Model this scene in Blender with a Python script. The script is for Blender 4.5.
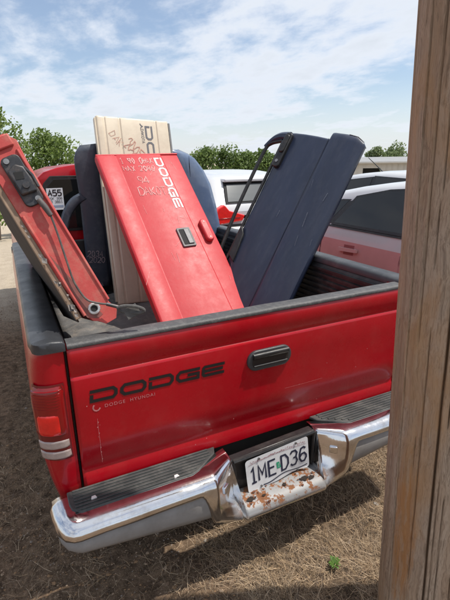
import bpy, bmesh, math, random
import numpy as np
from mathutils import Vector, Matrix, noise
R = math.radians
random.seed(7)
S = bpy.context.scene
COL = S.collection
for o in list(bpy.data.objects): bpy.data.objects.remove(o)

# ------------------------------------------------------------------ camera
def setup_camera():
    pitch, yaw, roll, f = 0.3070, 0.4529, -0.0145, 438.4
    fw = Vector((math.sin(yaw)*math.cos(pitch), math.cos(yaw)*math.cos(pitch), -math.sin(pitch)))
    r = Vector((math.cos(yaw), -math.sin(yaw), 0)); u = r.cross(fw)
    r2 = r*math.cos(roll)+u*math.sin(roll); u2 = -r*math.sin(roll)+u*math.cos(roll)
    cd = bpy.data.cameras.new('camera'); co = bpy.data.objects.new('camera', cd); COL.objects.link(co)
    m = Matrix((r2, u2, -fw)).transposed().to_4x4(); m.translation = (-0.863, -1.4172, 1.6341)
    co.matrix_world = m
    cd.sensor_fit = 'VERTICAL'; cd.sensor_height = 36.0; cd.sensor_width = 27.0
    cd.lens = 36.0*f/600.0; cd.clip_start = .05; cd.clip_end = 3000
    S.camera = co
setup_camera()
S.render.resolution_x = 768; S.render.resolution_y = 1024
S.view_settings.view_transform = 'Standard'; S.view_settings.look = 'None'
S.view_settings.exposure = 0.22; S.view_settings.gamma = 1.0

# ------------------------------------------------------------------ sky and sun
SUN = Vector((0.42, -0.18, 1.0)).normalized()
def setup_sky():
    w = bpy.data.worlds.new('World'); S.world = w; w.use_nodes = True
    nt = w.node_tree; N = nt.nodes; L = nt.links; N.clear()
    out = N.new('ShaderNodeOutputWorld'); bg = N.new('ShaderNodeBackground'); bg.inputs[1].default_value = 0.125
    sky = N.new('ShaderNodeTexSky'); sky.sky_type = 'NISHITA'; sky.sun_disc = False
    sky.sun_elevation = math.asin(SUN.z); sky.sun_rotation = math.atan2(SUN.x, SUN.y)
    sky.air_density = 1.0; sky.dust_density = 1.2; sky.ozone_density = 1.2; sky.altitude = 200
    tc = N.new('ShaderNodeTexCoord'); sep = N.new('ShaderNodeSeparateXYZ'); L.new(tc.outputs['Generated'], sep.inputs[0])
    def math_(op, a, b=None, c=None):
        n = N.new('ShaderNodeMath'); n.operation = op
        for i, v in enumerate((a, b, c)):
            if v is None: continue
            if isinstance(v, (int, float)): n.inputs[i].default_value = v
            else: L.new(v, n.inputs[i])
        return n.outputs[0]
    zc = math_('ADD', math_('MAXIMUM', sep.outputs[2], 0.0), 0.17)
    px = math_('DIVIDE', sep.outputs[0], zc); py = math_('DIVIDE', sep.outputs[1], zc)
    cmb = N.new('ShaderNodeCombineXYZ'); L.new(px, cmb.inputs[0]); L.new(py, cmb.inputs[1])
    def nz(scale, det, rough, dist, off):
        mp = N.new('ShaderNodeMapping'); L.new(cmb.outputs[0], mp.inputs[0]); mp.inputs['Location'].default_value = off
        mp.inputs['Rotation'].default_value = (0, 0, .5); mp.inputs['Scale'].default_value = (1.0, .72, 1)
        n = N.new('ShaderNodeTexNoise'); n.inputs['Scale'].default_value = scale; n.inputs['Detail'].default_value = det
        n.inputs['Roughness'].default_value = rough; n.inputs['Distortion'].default_value = dist
        L.new(mp.outputs[0], n.inputs['Vector']); return n.outputs[0]
    a = nz(.62, 8, .55, .3, (5.1, 1.2, 0)); b = nz(3.0, 10, .58, .25, (7.3, 2.2, 1)); c = nz(6.0, 8, .6, .2, (1.3, 9.2, 2))
    s = math_('ADD', math_('MULTIPLY', a, .44), math_('ADD', math_('MULTIPLY', b, .40), math_('MULTIPLY', c, .20)))
    rp = N.new('ShaderNodeMapRange'); rp.interpolation_type = 'SMOOTHSTEP'
    rp.inputs[1].default_value = .43; rp.inputs[2].default_value = .585; rp.inputs[3].default_value = 0.10; rp.inputs[4].default_value = .95
    L.new(s, rp.inputs[0])
    hz = N.new('ShaderNodeMapRange'); hz.interpolation_type = 'SMOOTHSTEP'; hz.inputs[1].default_value = .20; hz.inputs[2].default_value = -.02; hz.inputs[3].default_value = 0; hz.inputs[4].default_value = .72; L.new(sep.outputs[2], hz.inputs[0])
    cf = math_('MAXIMUM', rp.outputs[0], hz.outputs[0])
    # cloud colour: slightly greyer in the thick parts
    rr = N.new('ShaderNodeMapRange'); rr.inputs[1].default_value = .52; rr.inputs[2].default_value = .72
    L.new(s, rr.inputs[0])
    mc = N.new('ShaderNodeMix'); mc.data_type = 'RGBA'; L.new(rr.outputs[0], mc.inputs[0])
    mc.inputs[6].default_value = (6.0, 6.35, 6.95, 1); mc.inputs[7].default_value = (4.9, 5.25, 5.75, 1)
    mx = N.new('ShaderNodeMix'); mx.data_type = 'RGBA'; L.new(cf, mx.inputs[0]); L.new(sky.outputs[0], mx.inputs[6]); L.new(mc.outputs[2], mx.inputs[7])
    L.new(mx.outputs[2], bg.inputs[0]); L.new(bg.outputs[0], out.inputs[0])
    sl = bpy.data.lights.new('sun', 'SUN'); sl.energy = 4.0; sl.angle = R(0.9); sl.color = (1.0, .95, .87)
    so = bpy.data.objects.new('sun', sl); COL.objects.link(so); so.rotation_euler = (-SUN).to_track_quat('-Z', 'Y').to_euler(); so.location = (0, 0, 30)
setup_sky()

# ------------------------------------------------------------------ materials
MATS = {}
def mat(name, col=(.5, .5, .5), rough=.5, metal=0.0, coat=0.0, spec=.5, var=0.0, vscale=8.0, col2=None, bump=0.0, bscale=60.0,
        rvar=0.0, dirt=None, dirt_amt=0.0, dscale=5.0, stretch=(1, 1, 1), trans=0.0, space='Object'):
    if name in MATS: return MATS[name]
    m = bpy.data.materials.new(name); m.use_nodes = True; nt = m.node_tree; N = nt.nodes; L = nt.links
    p = N['Principled BSDF']
    p.inputs['Roughness'].default_value = rough; p.inputs['Metallic'].default_value = metal
    p.inputs['Coat Weight'].default_value = coat; p.inputs['Coat Roughness'].default_value = .06
    p.inputs['Specular IOR Level'].default_value = spec
    tc = N.new('ShaderNodeTexCoord'); mp = N.new('ShaderNodeMapping'); L.new(tc.outputs[space], mp.inputs[0]); mp.inputs['Scale'].default_value = stretch
    def noise_(scale, det=6, rough=.6):
        n = N.new('ShaderNodeTexNoise'); n.inputs['Scale'].default_value = scale; n.inputs['Detail'].default_value = det
        n.inputs['Roughness'].default_value = rough; L.new(mp.outputs[0], n.inputs['Vector']); return n
    c = None
    c2 = col2 if col2 else tuple(x*(1-var) for x in col)
    if col2 or var > 0:
        n = noise_(vscale); rp = N.new('ShaderNodeMapRange'); rp.inputs[1].default_value = .35; rp.inputs[2].default_value = .65
        L.new(n.outputs[0], rp.inputs[0])
        mx = N.new('ShaderNodeMix'); mx.data_type = 'RGBA'; L.new(rp.outputs[0], mx.inputs[0])
        mx.inputs[6].default_value = (*col, 1); mx.inputs[7].default_value = (*c2, 1); c = mx.outputs[2]
    if dirt:
        n = noise_(dscale, 10, .7); rp = N.new('ShaderNodeMapRange'); rp.inputs[1].default_value = .48; rp.inputs[2].default_value = .72
        rp.inputs[4].default_value = dirt_amt; L.new(n.outputs[0], rp.inputs[0])
        mx = N.new('ShaderNodeMix'); mx.data_type = 'RGBA'; L.new(rp.outputs[0], mx.inputs[0])
        if c: L.new(c, mx.inputs[6])
        else: mx.inputs[6].default_value = (*col, 1)
        mx.inputs[7].default_value = (*dirt, 1); c = mx.outputs[2]
        # dirt dulls the coat
        if coat > 0:
            mr = N.new('ShaderNodeMapRange'); mr.inputs[3].default_value = coat; mr.inputs[4].default_value = coat*.2; L.new(rp.outputs[0], mr.inputs[0]); L.new(mr.outputs[0], p.inputs['Coat Weight'])
    if c: L.new(c, p.inputs['Base Color'])
    else: p.inputs['Base Color'].default_value = (*col, 1)
    if rvar > 0:
        n = noise_(vscale*1.7+3, 8, .7); mr = N.new('ShaderNodeMapRange'); mr.inputs[1].default_value = .3; mr.inputs[2].default_value = .7
        mr.inputs[3].default_value = max(.02, rough-rvar); mr.inputs[4].default_value = rough+rvar; L.new(n.outputs[0], mr.inputs[0]); L.new(mr.outputs[0], p.inputs['Roughness'])
    if bump > 0:
        n = noise_(bscale, 6, .65); b = N.new('ShaderNodeBump'); b.inputs['Strength'].default_value = bump; b.inputs['Distance'].default_value = .01
        L.new(n.outputs[0], b.inputs['Height']); L.new(b.outputs[0], p.inputs['Normal'])
    if trans: p.inputs['Transmission Weight'].default_value = trans
    MATS[name] = m; return m

M_red = mat('truck_red_paint', (.41, .0025, .010), .28, coat=.25, spec=.35, var=.14, vscale=3, rvar=.08, dirt=(.30, .13, .10), dirt_amt=.09, dscale=7)
M_redfade = mat('faded_red_paint', (.50, .032, .040), .5, coat=.0, spec=.4, col2=(.46, .026, .034), vscale=5, rvar=.08, dirt=(.54, .15, .14), dirt_amt=.16, dscale=40, bump=.08, bscale=30)
M_redslab = mat('dusty_red_paint', (.54, .090, .078), .6, spec=.35, col2=(.44, .055, .050), vscale=7, rvar=.1, dirt=(.46, .27, .20), dirt_amt=.6, dscale=12, bump=.12, bscale=90)
M_tan = mat('cream_paint', (.68, .59, .45), .42, coat=.2, var=.12, vscale=5, dirt=(.40, .30, .22), dirt_amt=.35, dscale=8)
M_tandull = mat('tan_rust_inner', (.36, .25, .17), .8, var=.4, vscale=14, dirt=(.16, .09, .06), dirt_amt=.7, dscale=9)
M_inshade = mat('inner_face_shade', (.055, .038, .028), .85, var=.4, vscale=9)
M_navy = mat('navy_paint', (.017, .026, .056), .40, coat=.25, var=.3, vscale=4, rvar=.12, dirt=(.10, .11, .14), dirt_amt=.18, dscale=22, stretch=(1, 1, .35), bump=.05, bscale=14)
M_slate = mat('dusty_navy_paint', (.050, .062, .088), .5, coat=.15, var=.25, vscale=4, dirt=(.14, .15, .17), dirt_amt=.5, dscale=9)
M_blue = mat('blue_paint_sky_reflection', (.11, .16, .27), .28, coat=.8, var=.2, vscale=3, dirt=(.30, .33, .38), dirt_amt=.3, dscale=7)  # base lightened so the colour carries the sky's reflection
M_navydk = mat('navy_edge', (.006, .009, .02), .5, coat=.1, dirt=(.06, .06, .07), dirt_amt=.3)
M_cap = mat('rail_cap_plastic', (.040, .042, .047), .40, var=.2, vscale=6, rvar=.10, dirt=(.15, .15, .15), dirt_amt=.45, dscale=5, bump=.12, bscale=260)
M_capd = mat('tailgate_cap_dusty', (.075, .075, .076), .55, var=.2, vscale=9, dirt=(.17, .16, .15), dirt_amt=.6, dscale=45, bump=.2, bscale=180)
M_black = mat('black_plastic', (.014, .014, .015), .45, var=.4, vscale=20, rvar=.1, dirt=(.10, .09, .08), dirt_amt=.35, dscale=20)
M_liner = mat('bedliner_plastic', (.016, .016, .017), .5, var=.3, vscale=8, dirt=(.11, .10, .09), dirt_amt=.6, dscale=7)
M_rubber = mat('step_rubber', (.045, .048, .047), .55, var=.3, vscale=16, dirt=(.20, .19, .17), dirt_amt=.4, dscale=14)
M_chrome = mat('chrome', (.78, .78, .79), .13, metal=1.0, var=.10, vscale=9, rvar=.09, dirt=(.36, .27, .18), dirt_amt=.45, dscale=13, bump=.05, bscale=14)
def rusty_chrome():
    m = mat('chrome'); nt = m.node_tree; N = nt.nodes; L = nt.links; p = N['Principled BSDF']
    tc = N.new('ShaderNodeTexCoord'); sp = N.new('ShaderNodeSeparateXYZ'); L.new(tc.outputs['Object'], sp.inputs[0])
    n = N.new('ShaderNodeTexNoise'); n.inputs['Scale'].default_value = 22; n.inputs['Detail'].default_value = 9; n.inputs['Roughness'].default_value = .7; L.new(tc.outputs['Object'], n.inputs['Vector'])
    n2 = N.new('ShaderNodeTexNoise'); n2.inputs['Scale'].default_value = 90; n2.inputs['Detail'].default_value = 6; L.new(tc.outputs['Object'], n2.inputs['Vector'])
    def ma(op, a, b):
        k = N.new('ShaderNodeMath'); k.operation = op
        for i, v in enumerate((a, b)):
            if isinstance(v, (int, float)): k.inputs[i].default_value = v
            else: L.new(v, k.inputs[i])
        return k.outputs[0]
    ax = ma('ABSOLUTE', ma('SUBTRACT', sp.outputs[0], 0.0), 0)
    k = ma('ADD', ma('MULTIPLY', ma('SUBTRACT', .345, sp.outputs[2]), 0), 0)
    up = N.new('ShaderNodeMapRange'); up.inputs[1].default_value = .295; up.inputs[2].default_value = .315; L.new(sp.outputs[2], up.inputs[0])
    dn = N.new('ShaderNodeMapRange'); dn.inputs[1].default_value = .36; dn.inputs[2].default_value = .345; L.new(sp.outputs[2], dn.inputs[0])
    ed = N.new('ShaderNodeMapRange'); ed.inputs[1].default_value = .25; ed.inputs[2].default_value = .19; L.new(ax, ed.inputs[0])
    reg = ma('MULTIPLY', ma('MULTIPLY', up.outputs[0], dn.outputs[0]), ed.outputs[0])
    f = ma('ADD', n.outputs[0], ma('MULTIPLY', ma('SUBTRACT', n2.outputs[0], .5), .22))
    th = N.new('ShaderNodeMapRange'); th.inputs[1].default_value = .495; th.inputs[2].default_value = .54; L.new(f, th.inputs[0])
    fac = ma('MULTIPLY', th.outputs[0], reg)
    dull = ma('MULTIPLY', reg, .8)
    old = p.inputs['Base Color'].links[0].from_socket; oldr = p.inputs['Roughness'].links[0].from_socket
    w = N.new('ShaderNodeMix'); w.data_type = 'RGBA'; L.new(dull, w.inputs[0]); L.new(old, w.inputs[6]); w.inputs[7].default_value = (.13, .128, .125, 1)
    r = N.new('ShaderNodeMix'); r.data_type = 'RGBA'; L.new(n2.outputs[0], r.inputs[0]); r.inputs[6].default_value = (.06, .022, .010, 1); r.inputs[7].default_value = (.30, .125, .05, 1)
    c = N.new('ShaderNodeMix'); c.data_type = 'RGBA'; L.new(fac, c.inputs[0]); L.new(w.outputs[2], c.inputs[6]); L.new(r.outputs[2], c.inputs[7]); L.new(c.outputs[2], p.inputs['Base Color'])
    L.new(ma('SUBTRACT', 1.0, ma('MAXIMUM', fac, dull)), p.inputs['Metallic'])
    L.new(ma('MAXIMUM', oldr, ma('MAXIMUM', ma('MULTIPLY', fac, .9), ma('MULTIPLY', dull, .7))), p.inputs['Roughness'])
rusty_chrome()
M_greypl = mat('grey_valance', (.29, .278, .265), .62, spec=.25, var=.2, vscale=8, dirt=(.16, .14, .12), dirt_amt=.5, dscale=9)
M_rust = mat('rust', (.22, .08, .03), .9, col2=(.09, .03, .015), vscale=40, bump=.6, bscale=120)
M_hole = mat('rust_hole_dark', (.02, .012, .008), .9)
M_lens = mat('red_lens', (.27, .003, .005), .12, coat=.5, var=.25, vscale=6, bump=.05, bscale=300)
M_lensb = mat('red_lens_reflector', (.85, .016, .012), .2, coat=.6, var=.2, vscale=30)
M_clear = mat('clear_lens', (.42, .33, .30), .3, coat=.5, var=.25, vscale=40, bump=.2, bscale=250)
M_glass = mat('dark_glass', (.010, .011, .012), .06, spec=.5)
M_white = mat('white_car_paint', (.60, .61, .62), .28, coat=.8, var=.06, vscale=3, dirt=(.5, .47, .43), dirt_amt=.2, dscale=5)
M_redrefl = mat('white_car_red_reflection', (.62, .33, .32), .28, coat=.8, var=.15, vscale=3)  # white car body with the red truck's reflection put into the colour
M_plate = mat('plate_white', (.72, .73, .74), .35, var=.08, vscale=20, dirt=(.42, .38, .34), dirt_amt=.3, dscale=25)
M_ink = mat('plate_ink', (.02, .024, .05), .5)
M_green = mat('plate_green', (.03, .32, .17), .5)
M_plpink = mat('plate_pink', (.45, .26, .28), .5, var=.3, vscale=120)
M_blkink = mat('black_lettering', (.012, .010, .011), .45)
M_greyink = mat('grey_lettering', (.13, .13, .14), .5)
M_wht = mat('white_lettering', (.66, .60, .58), .6)
M_chalk = mat('paint_marker_white', (.66, .40, .38), .7, col2=(.54, .16, .15), vscale=55)
M_decal = mat('faded_decal', (.62, .22, .22), .6, var=.35, vscale=120)
M_redmk = mat('red_marker', (.60, .33, .25), .7, var=.4, vscale=80)
M_bluemk = mat('chalk_marker', (.50, .40, .42), .7, var=.5, vscale=90)
M_scr = mat('pale_scratch', (.16, .18, .22), .6, var=.6, vscale=90)
M_paper = mat('sticker_paper', (.74, .76, .80), .5, var=.06, vscale=20)
M_steel = mat('dull_steel', (.30, .30, .30), .5, metal=.8, var=.3, vscale=40)
M_cable = mat('cable_sheath', (.10, .085, .08), .6, var=.4, vscale=30, dirt=(.3, .25, .2), dirt_amt=.5, dscale=20)
M_latch = mat('latch_dark_metal', (.06, .062, .068), .5, metal=.5, var=.4, vscale=30, dirt=(.25, .19, .15), dirt_amt=.5, dscale=25)
M_tarp = mat('grey_tarp', (.13, .125, .12), .85, var=.4, vscale=9, dirt=(.26, .22, .18), dirt_amt=.7, dscale=12, bump=.4, bscale=60)
M_tyre = mat('tyre_rubber', (.02, .02, .02), .8, dirt=(.12, .10, .08), dirt_amt=.4)
M_rim = mat('wheel_rim', (.45, .45, .46), .35, metal=.9)
M_under = mat('underbody_filler', (.02, .018, .016), .9)
M_shed = mat('shed_metal', (.52, .50, .46), .6, var=.12, vscale=2)
M_shedroof = mat('shed_roof', (.30, .30, .30), .6, var=.2, vscale=2)
M_dark = mat('dark_interior', (.012, .012, .012), .8)
M_bark = mat('bark', (.10, .075, .055), .9, var=.4, vscale=6, bump=.4, bscale=20)

def leaf_mat(name, a, b):
    if name in MATS: return MATS[name]
    m = bpy.data.materials.new(name); m.use_nodes = True; nt = m.node_tree; N = nt.nodes; L = nt.links
    p = N['Principled BSDF']; p.inputs['Roughness'].default_value = .6
    g = N.new('ShaderNodeNewGeometry'); mx = N.new('ShaderNodeMix'); mx.data_type = 'RGBA'
    L.new(g.outputs['Random Per Island'], mx.inputs[0]); mx.inputs[6].default_value = (*a, 1); mx.inputs[7].default_value = (*b, 1)
    L.new(mx.outputs[2], p.inputs['Base Color'])
    p.inputs['Subsurface Weight'].default_value = 0
    tr = N.new('ShaderNodeBsdfTranslucent'); L.new(mx.outputs[2], tr.inputs[0])
    ms = N.new('ShaderNodeMixShader'); ms.inputs[0].default_value = .45
    L.new(p.outputs[0], ms.inputs[1]); L.new(tr.outputs[0], ms.inputs[2]); L.new(ms.outputs[0], N['Material Output'].inputs[0])
    MATS[name] = m; return m

# ------------------------------------------------------------------ mesh helpers
def tag(o, label=None, cat=None, group=None, kind=None):
    if label: o['label'] = label
    if cat: o['category'] = cat
    if group: o['group'] = group
    if kind: o['kind'] = kind
    return o
def empty(name, loc=(0, 0, 0), rot=None):
    o = bpy.data.objects.new(name, None); COL.objects.link(o); o.empty_display_size = .1
    m = rot.to_4x4() if rot is not None else Matrix.Identity(4); m.translation = Vector(loc); o.matrix_world = m
    return o
def obj(name, V, F, material, parent=None, smooth=False, bevel=0, bseg=2, sub=0, solid=0, angle=40):
    me = bpy.data.meshes.new(name); me.from_pydata([tuple(v) for v in V], [], [tuple(f) for f in F])
    bm = bmesh.new(); bm.from_mesh(me); bmesh.ops.recalc_face_normals(bm, faces=bm.faces); bm.to_mesh(me); bm.free()
    mats = material if isinstance(material, (list, tuple)) else [material]
    for mm in mats: me.materials.append(mm)
    o = bpy.data.objects.new(name, me); COL.objects.link(o)
    if parent: o.parent = parent
    if smooth or bevel or sub:
        me.polygons.foreach_set('use_smooth', [True]*len(me.polygons))
        if not sub:
            try: me.set_sharp_from_angle(angle=R(angle))
            except Exception: pass
    if solid:
        md = o.modifiers.new('solid', 'SOLIDIFY'); md.thickness = solid; md.offset = -1
    if bevel:
        md = o.modifiers.new('bevel', 'BEVEL'); md.width = bevel; md.segments = bseg; md.limit_method = 'ANGLE'; md.angle_limit = R(35); md.harden_normals = False
    if sub:
        md = o.modifiers.new('sub', 'SUBSURF'); md.levels = sub; md.render_levels = sub
    return o
def boxgeo(x0, x1, y0, y1, z0, z1):
    V = [(x, y, z) for z in (z0, z1) for y in (y0, y1) for x in (x0, x1)]
    F = [(0, 2, 3, 1), (4, 5, 7, 6), (0, 1, 5, 4), (2, 6, 7, 3), (0, 4, 6, 2), (1, 3, 7, 5)]
    return V, F
def box(name, a, material, parent=None, bevel=.004, bseg=2):
    return obj(name, *boxgeo(*a), material, parent, bevel=bevel, bseg=bseg)
def grid(rows, closed_u=False, closed_v=False, caps=False):
    """rows: list of equally long lists of points"""
    n = len(rows); k = len(rows[0]); V = [p for r in rows for p in r]; F = []
    for i in range(n if closed_v else n-1):
        for j in range(k if closed_u else k-1):
            a = i*k+j; b = i*k+(j+1) % k; c = ((i+1) % n)*k+(j+1) % k; d = ((i+1) % n)*k+j
            F.append((a, b, c, d))
    if caps: F.append(tuple(range(k))); F.append(tuple((n-1)*k+j for j in range(k)))
    return V, F
def prism(poly, axis, a, b):
    """poly: 2D list; axis 'x': poly=(y,z); 'y': poly=(x,z); 'z': poly=(x,y)"""
    def P(p, t): return (t, p[0], p[1]) if axis == 'x' else ((p[0], t, p[1]) if axis == 'y' else (p[0], p[1], t))
    return grid([[P(p, a) for p in poly], [P(p, b) for p in poly]], closed_u=True, caps=True)
def merge(*geos):
    V, F = [], []
    for v, f in geos:
        n = len(V); V += list(v); F += [tuple(i+n for i in q) for q in f]
    return V, F
def tubegeo(pts, r, seg=8):
    pts = [Vector(p) for p in pts]; rows = []; up = Vector((.31, .22, .93))
    for i, p in enumerate(pts):
        t = (pts[min(i+1, len(pts)-1)]-pts[max(i-1, 0)]).normalized()
        a = t.cross(up).normalized(); b = t.cross(a)
        rr = r[i] if isinstance(r, (list, tuple)) else r
        rows.append([p+a*rr*math.cos(2*math.pi*k/seg)+b*rr*math.sin(2*math.pi*k/seg) for k in range(seg)])
    return grid(rows, closed_u=True, caps=True)
def smooth_path(P, n=6):
    P = [Vector(p) for p in P]; out = []
    for i in range(len(P)-1):
        a, b, c, d = P[max(i-1, 0)], P[i], P[i+1], P[min(i+2, len(P)-1)]
        for k in range(n):
            t = k/n; out.append(.5*((2*b)+(c-a)*t+(2*a-5*b+4*c-d)*t*t+(3*b-a-3*c+d)*t**3))
    return out+[P[-1]]
def rrect(x0, x1, z0, z1, r, n=4):
    P = []
    for cx, cz, a0 in ((x1-r, z1-r, 0), (x0+r, z1-r, 90), (x0+r, z0+r, 180), (x1-r, z0+r, 270)):
        for k in range(n+1):
            a = R(a0+90*k/n); P.append((cx+r*math.cos(a), cz+r*math.sin(a)))
    return P
def ribbon(poly, w, closed=False):
    P = [Vector(p) for p in poly]; n = len(P); V = []; F = []
    for i in range(n):
        if closed: d0 = (P[i]-P[i-1]).normalized(); d1 = (P[(i+1) % n]-P[i]).normalized()
        else:
            d1 = (P[min(i+1, n-1)]-P[min(i, n-2)]).normalized(); d0 = (P[max(i, 1)]-P[max(i-1, 0)]).normalized()
        n0 = Vector((-d0.y, d0.x)); n1 = Vector((-d1.y, d1.x)); m = n0+n1
        m = m.normalized() if m.length > 1e-4 else n0
        s = w/2/max(.45, m.dot(n1)); V += [P[i]+m*s, P[i]-m*s]
    for i in range(n if closed else n-1):
        j = (i+1) % n; F.append((2*i, 2*i+1, 2*j+1, 2*j))
    return V, F
# stroke alphabet on a 1 x 1 cell
GL = {
 'A': [[(0, 0), (.5, 1), (1, 0)], [(.2, .36), (.8, .36)]], 'D': [[(0, 0), (0, 1), (.6, 1), (1, .7), (1, .3), (.6, 0), (0, 0)]],
 'O': [[(.3, 0), (0, .3), (0, .7), (.3, 1), (.7, 1), (1, .7), (1, .3), (.7, 0), (.3, 0)]], 'K': [[(0, 0), (0, 1)], [(1, 1), (.05, .45), (1, 0)]],
 'T': [[(.5, 0), (.5, 1)], [(0, 1), (1, 1)]], 'M': [[(0, 0), (0, 1), (.5, .35), (1, 1), (1, 0)]], 'X': [[(0, 0), (1, 1)], [(0, 1), (1, 0)]],
 'E': [[(1, 1), (0, 1), (0, 0), (1, 0)], [(0, .52), (.8, .52)]], 'H': [[(0, 0), (0, 1)], [(1, 0), (1, 1)], [(0, .5), (1, .5)]],
 '1': [[(.25, .78), (.55, 1), (.55, 0)], [(.2, 0), (.9, 0)]], 'I': [[(.5, 0), (.5, 1)]],
 '0': [[(.3, 0), (0, .3), (0, .7), (.3, 1), (.7, 1), (1, .7), (1, .3), (.7, 0), (.3, 0)]],
 '2': [[(0, .78), (.25, 1), (.75, 1), (1, .75), (.9, .5), (0, 0), (1, 0)]],
 '3': [[(0, .85), (.25, 1), (.75, 1), (1, .8), (.8, .54), (.4, .52)], [(.8, .54), (1, .25), (.75, 0), (.25, 0), (0, .15)]],
 'S': [[(1, .85), (.75, 1), (.25, 1), (0, .78), (.2, .56), (.8, .46), (1, .22), (.75, 0), (.25, 0), (0, .15)]], '7': [[(0, 1), (1, 1), (.35, 0)]],
 '4': [[(.72, 0), (.72, 1), (0, .32), (1, .32)]], '5': [[(.95, 1), (.1, 1), (.05, .56), (.65, .62), (1, .4), (.9, .1), (.5, 0), (0, .08)]],
 '6': [[(.95, .88), (.65, 1), (.25, .95), (0, .6), (0, .25), (.28, 0), (.72, 0), (1, .22), (1, .38), (.72, .58), (.3, .56), (.02, .35)]],
 '8': [[(.3, .53), (.05, .75), (.3, 1), (.7, 1), (.95, .75), (.7, .53), (.3, .53), (0, .25), (.3, 0), (.7, 0), (1, .25), (.7, .53)]],
 '9': [[(.95, .55), (.6, .42), (.1, .55), (.05, .85), (.4, 1), (.9, .9), (.95, .5), (.6, 0)]], ' ': [], '.': [[(.45, 0), (.55, .08)]], '-': [[(.2, .5), (.8, .5)]],
}
def strokes(text, h, cw, gap, w, jit=0, rnd=None):
    """returns 2D geometry (V,F) of a line of text starting at 0,0"""
    V, F = [], []; x = 0
    for ch in text:
        for st in GL.get(ch, []):
            pts = [(x+p[0]*cw+(rnd.uniform(-jit, jit) if jit else 0), p[1]*h+(rnd.uniform(-jit, jit) if jit else 0)) for p in st]
            cl = len(pts) > 3 and (Vector(pts[0])-Vector(pts[-1])).length < 1e-6
            v, f = ribbon(pts[:-1] if cl else pts, w*(rnd.uniform(.6, 1.35) if rnd else 1), cl); n = len(V); V += v; F += [tuple(i+n for i in q) for q in f]
        x += cw+gap
    return V, F
def logo(h, cw, gap, t):
    """wide stencil block lettering D O D G E, strokes of weight t"""
    V, F = [], []
    def add(poly, x, cl=False):
        v, f = ribbon([(x+a, b) for a, b in poly], t, cl); n = len(V); V.extend(v); F.extend(tuple(i+n for i in q) for q in f)
    q = t/2; x0, x1, z0, z1 = q, cw-q, q, h-q; r = h*.22
    for i, ch in enumerate('DODGE'):
        x = i*(cw+gap)
        if ch == 'D':
            add([(0, z1), (x1-r, z1), (x1, z1-r), (x1, z0+r), (x1-r, z0), (x0, z0), (x0, h-1.55*t)], x)
        elif ch == 'O':
            add([(x0+r, z1), (x1-r, z1), (x1, z1-r), (x1, z0+r), (x1-r, z0), (x0+r, z0), (x0, z0+r), (x0, z1-r)], x, True)
        elif ch == 'G':
            add([(cw, z1), (x0+r, z1), (x0, z1-r), (x0, z0+r), (x0+r, z0), (x1, z0), (x1, h*.5), (cw*.48, h*.5)], x)
        else:
            add([(cw, z1), (x0+r*.5, z1), (x0, z1-r*.5), (x0, z0+r*.5), (x0+r*.5, z0), (cw, z0)], x); add([(x0+q, h*.5), (cw*.93, h*.5)], x)
    return V, F
def to_xz(geo, x0, z0, y, ang=0.0, shear=0.0):
    """lay flat 2D geometry on the local plane y=const facing -y, rotated by ang about its origin"""
    ca, sa = math.cos(ang), math.sin(ang)
    return [(x0+(p[0]+shear*p[1])*ca-p[1]*sa, y, z0+(p[0]+shear*p[1])*sa+p[1]*ca) for p in geo[0]], geo[1]
def fn(x, y, z=0.0, s=1.0): return noise.noise(Vector((x*s, y*s, z*s)))

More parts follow.
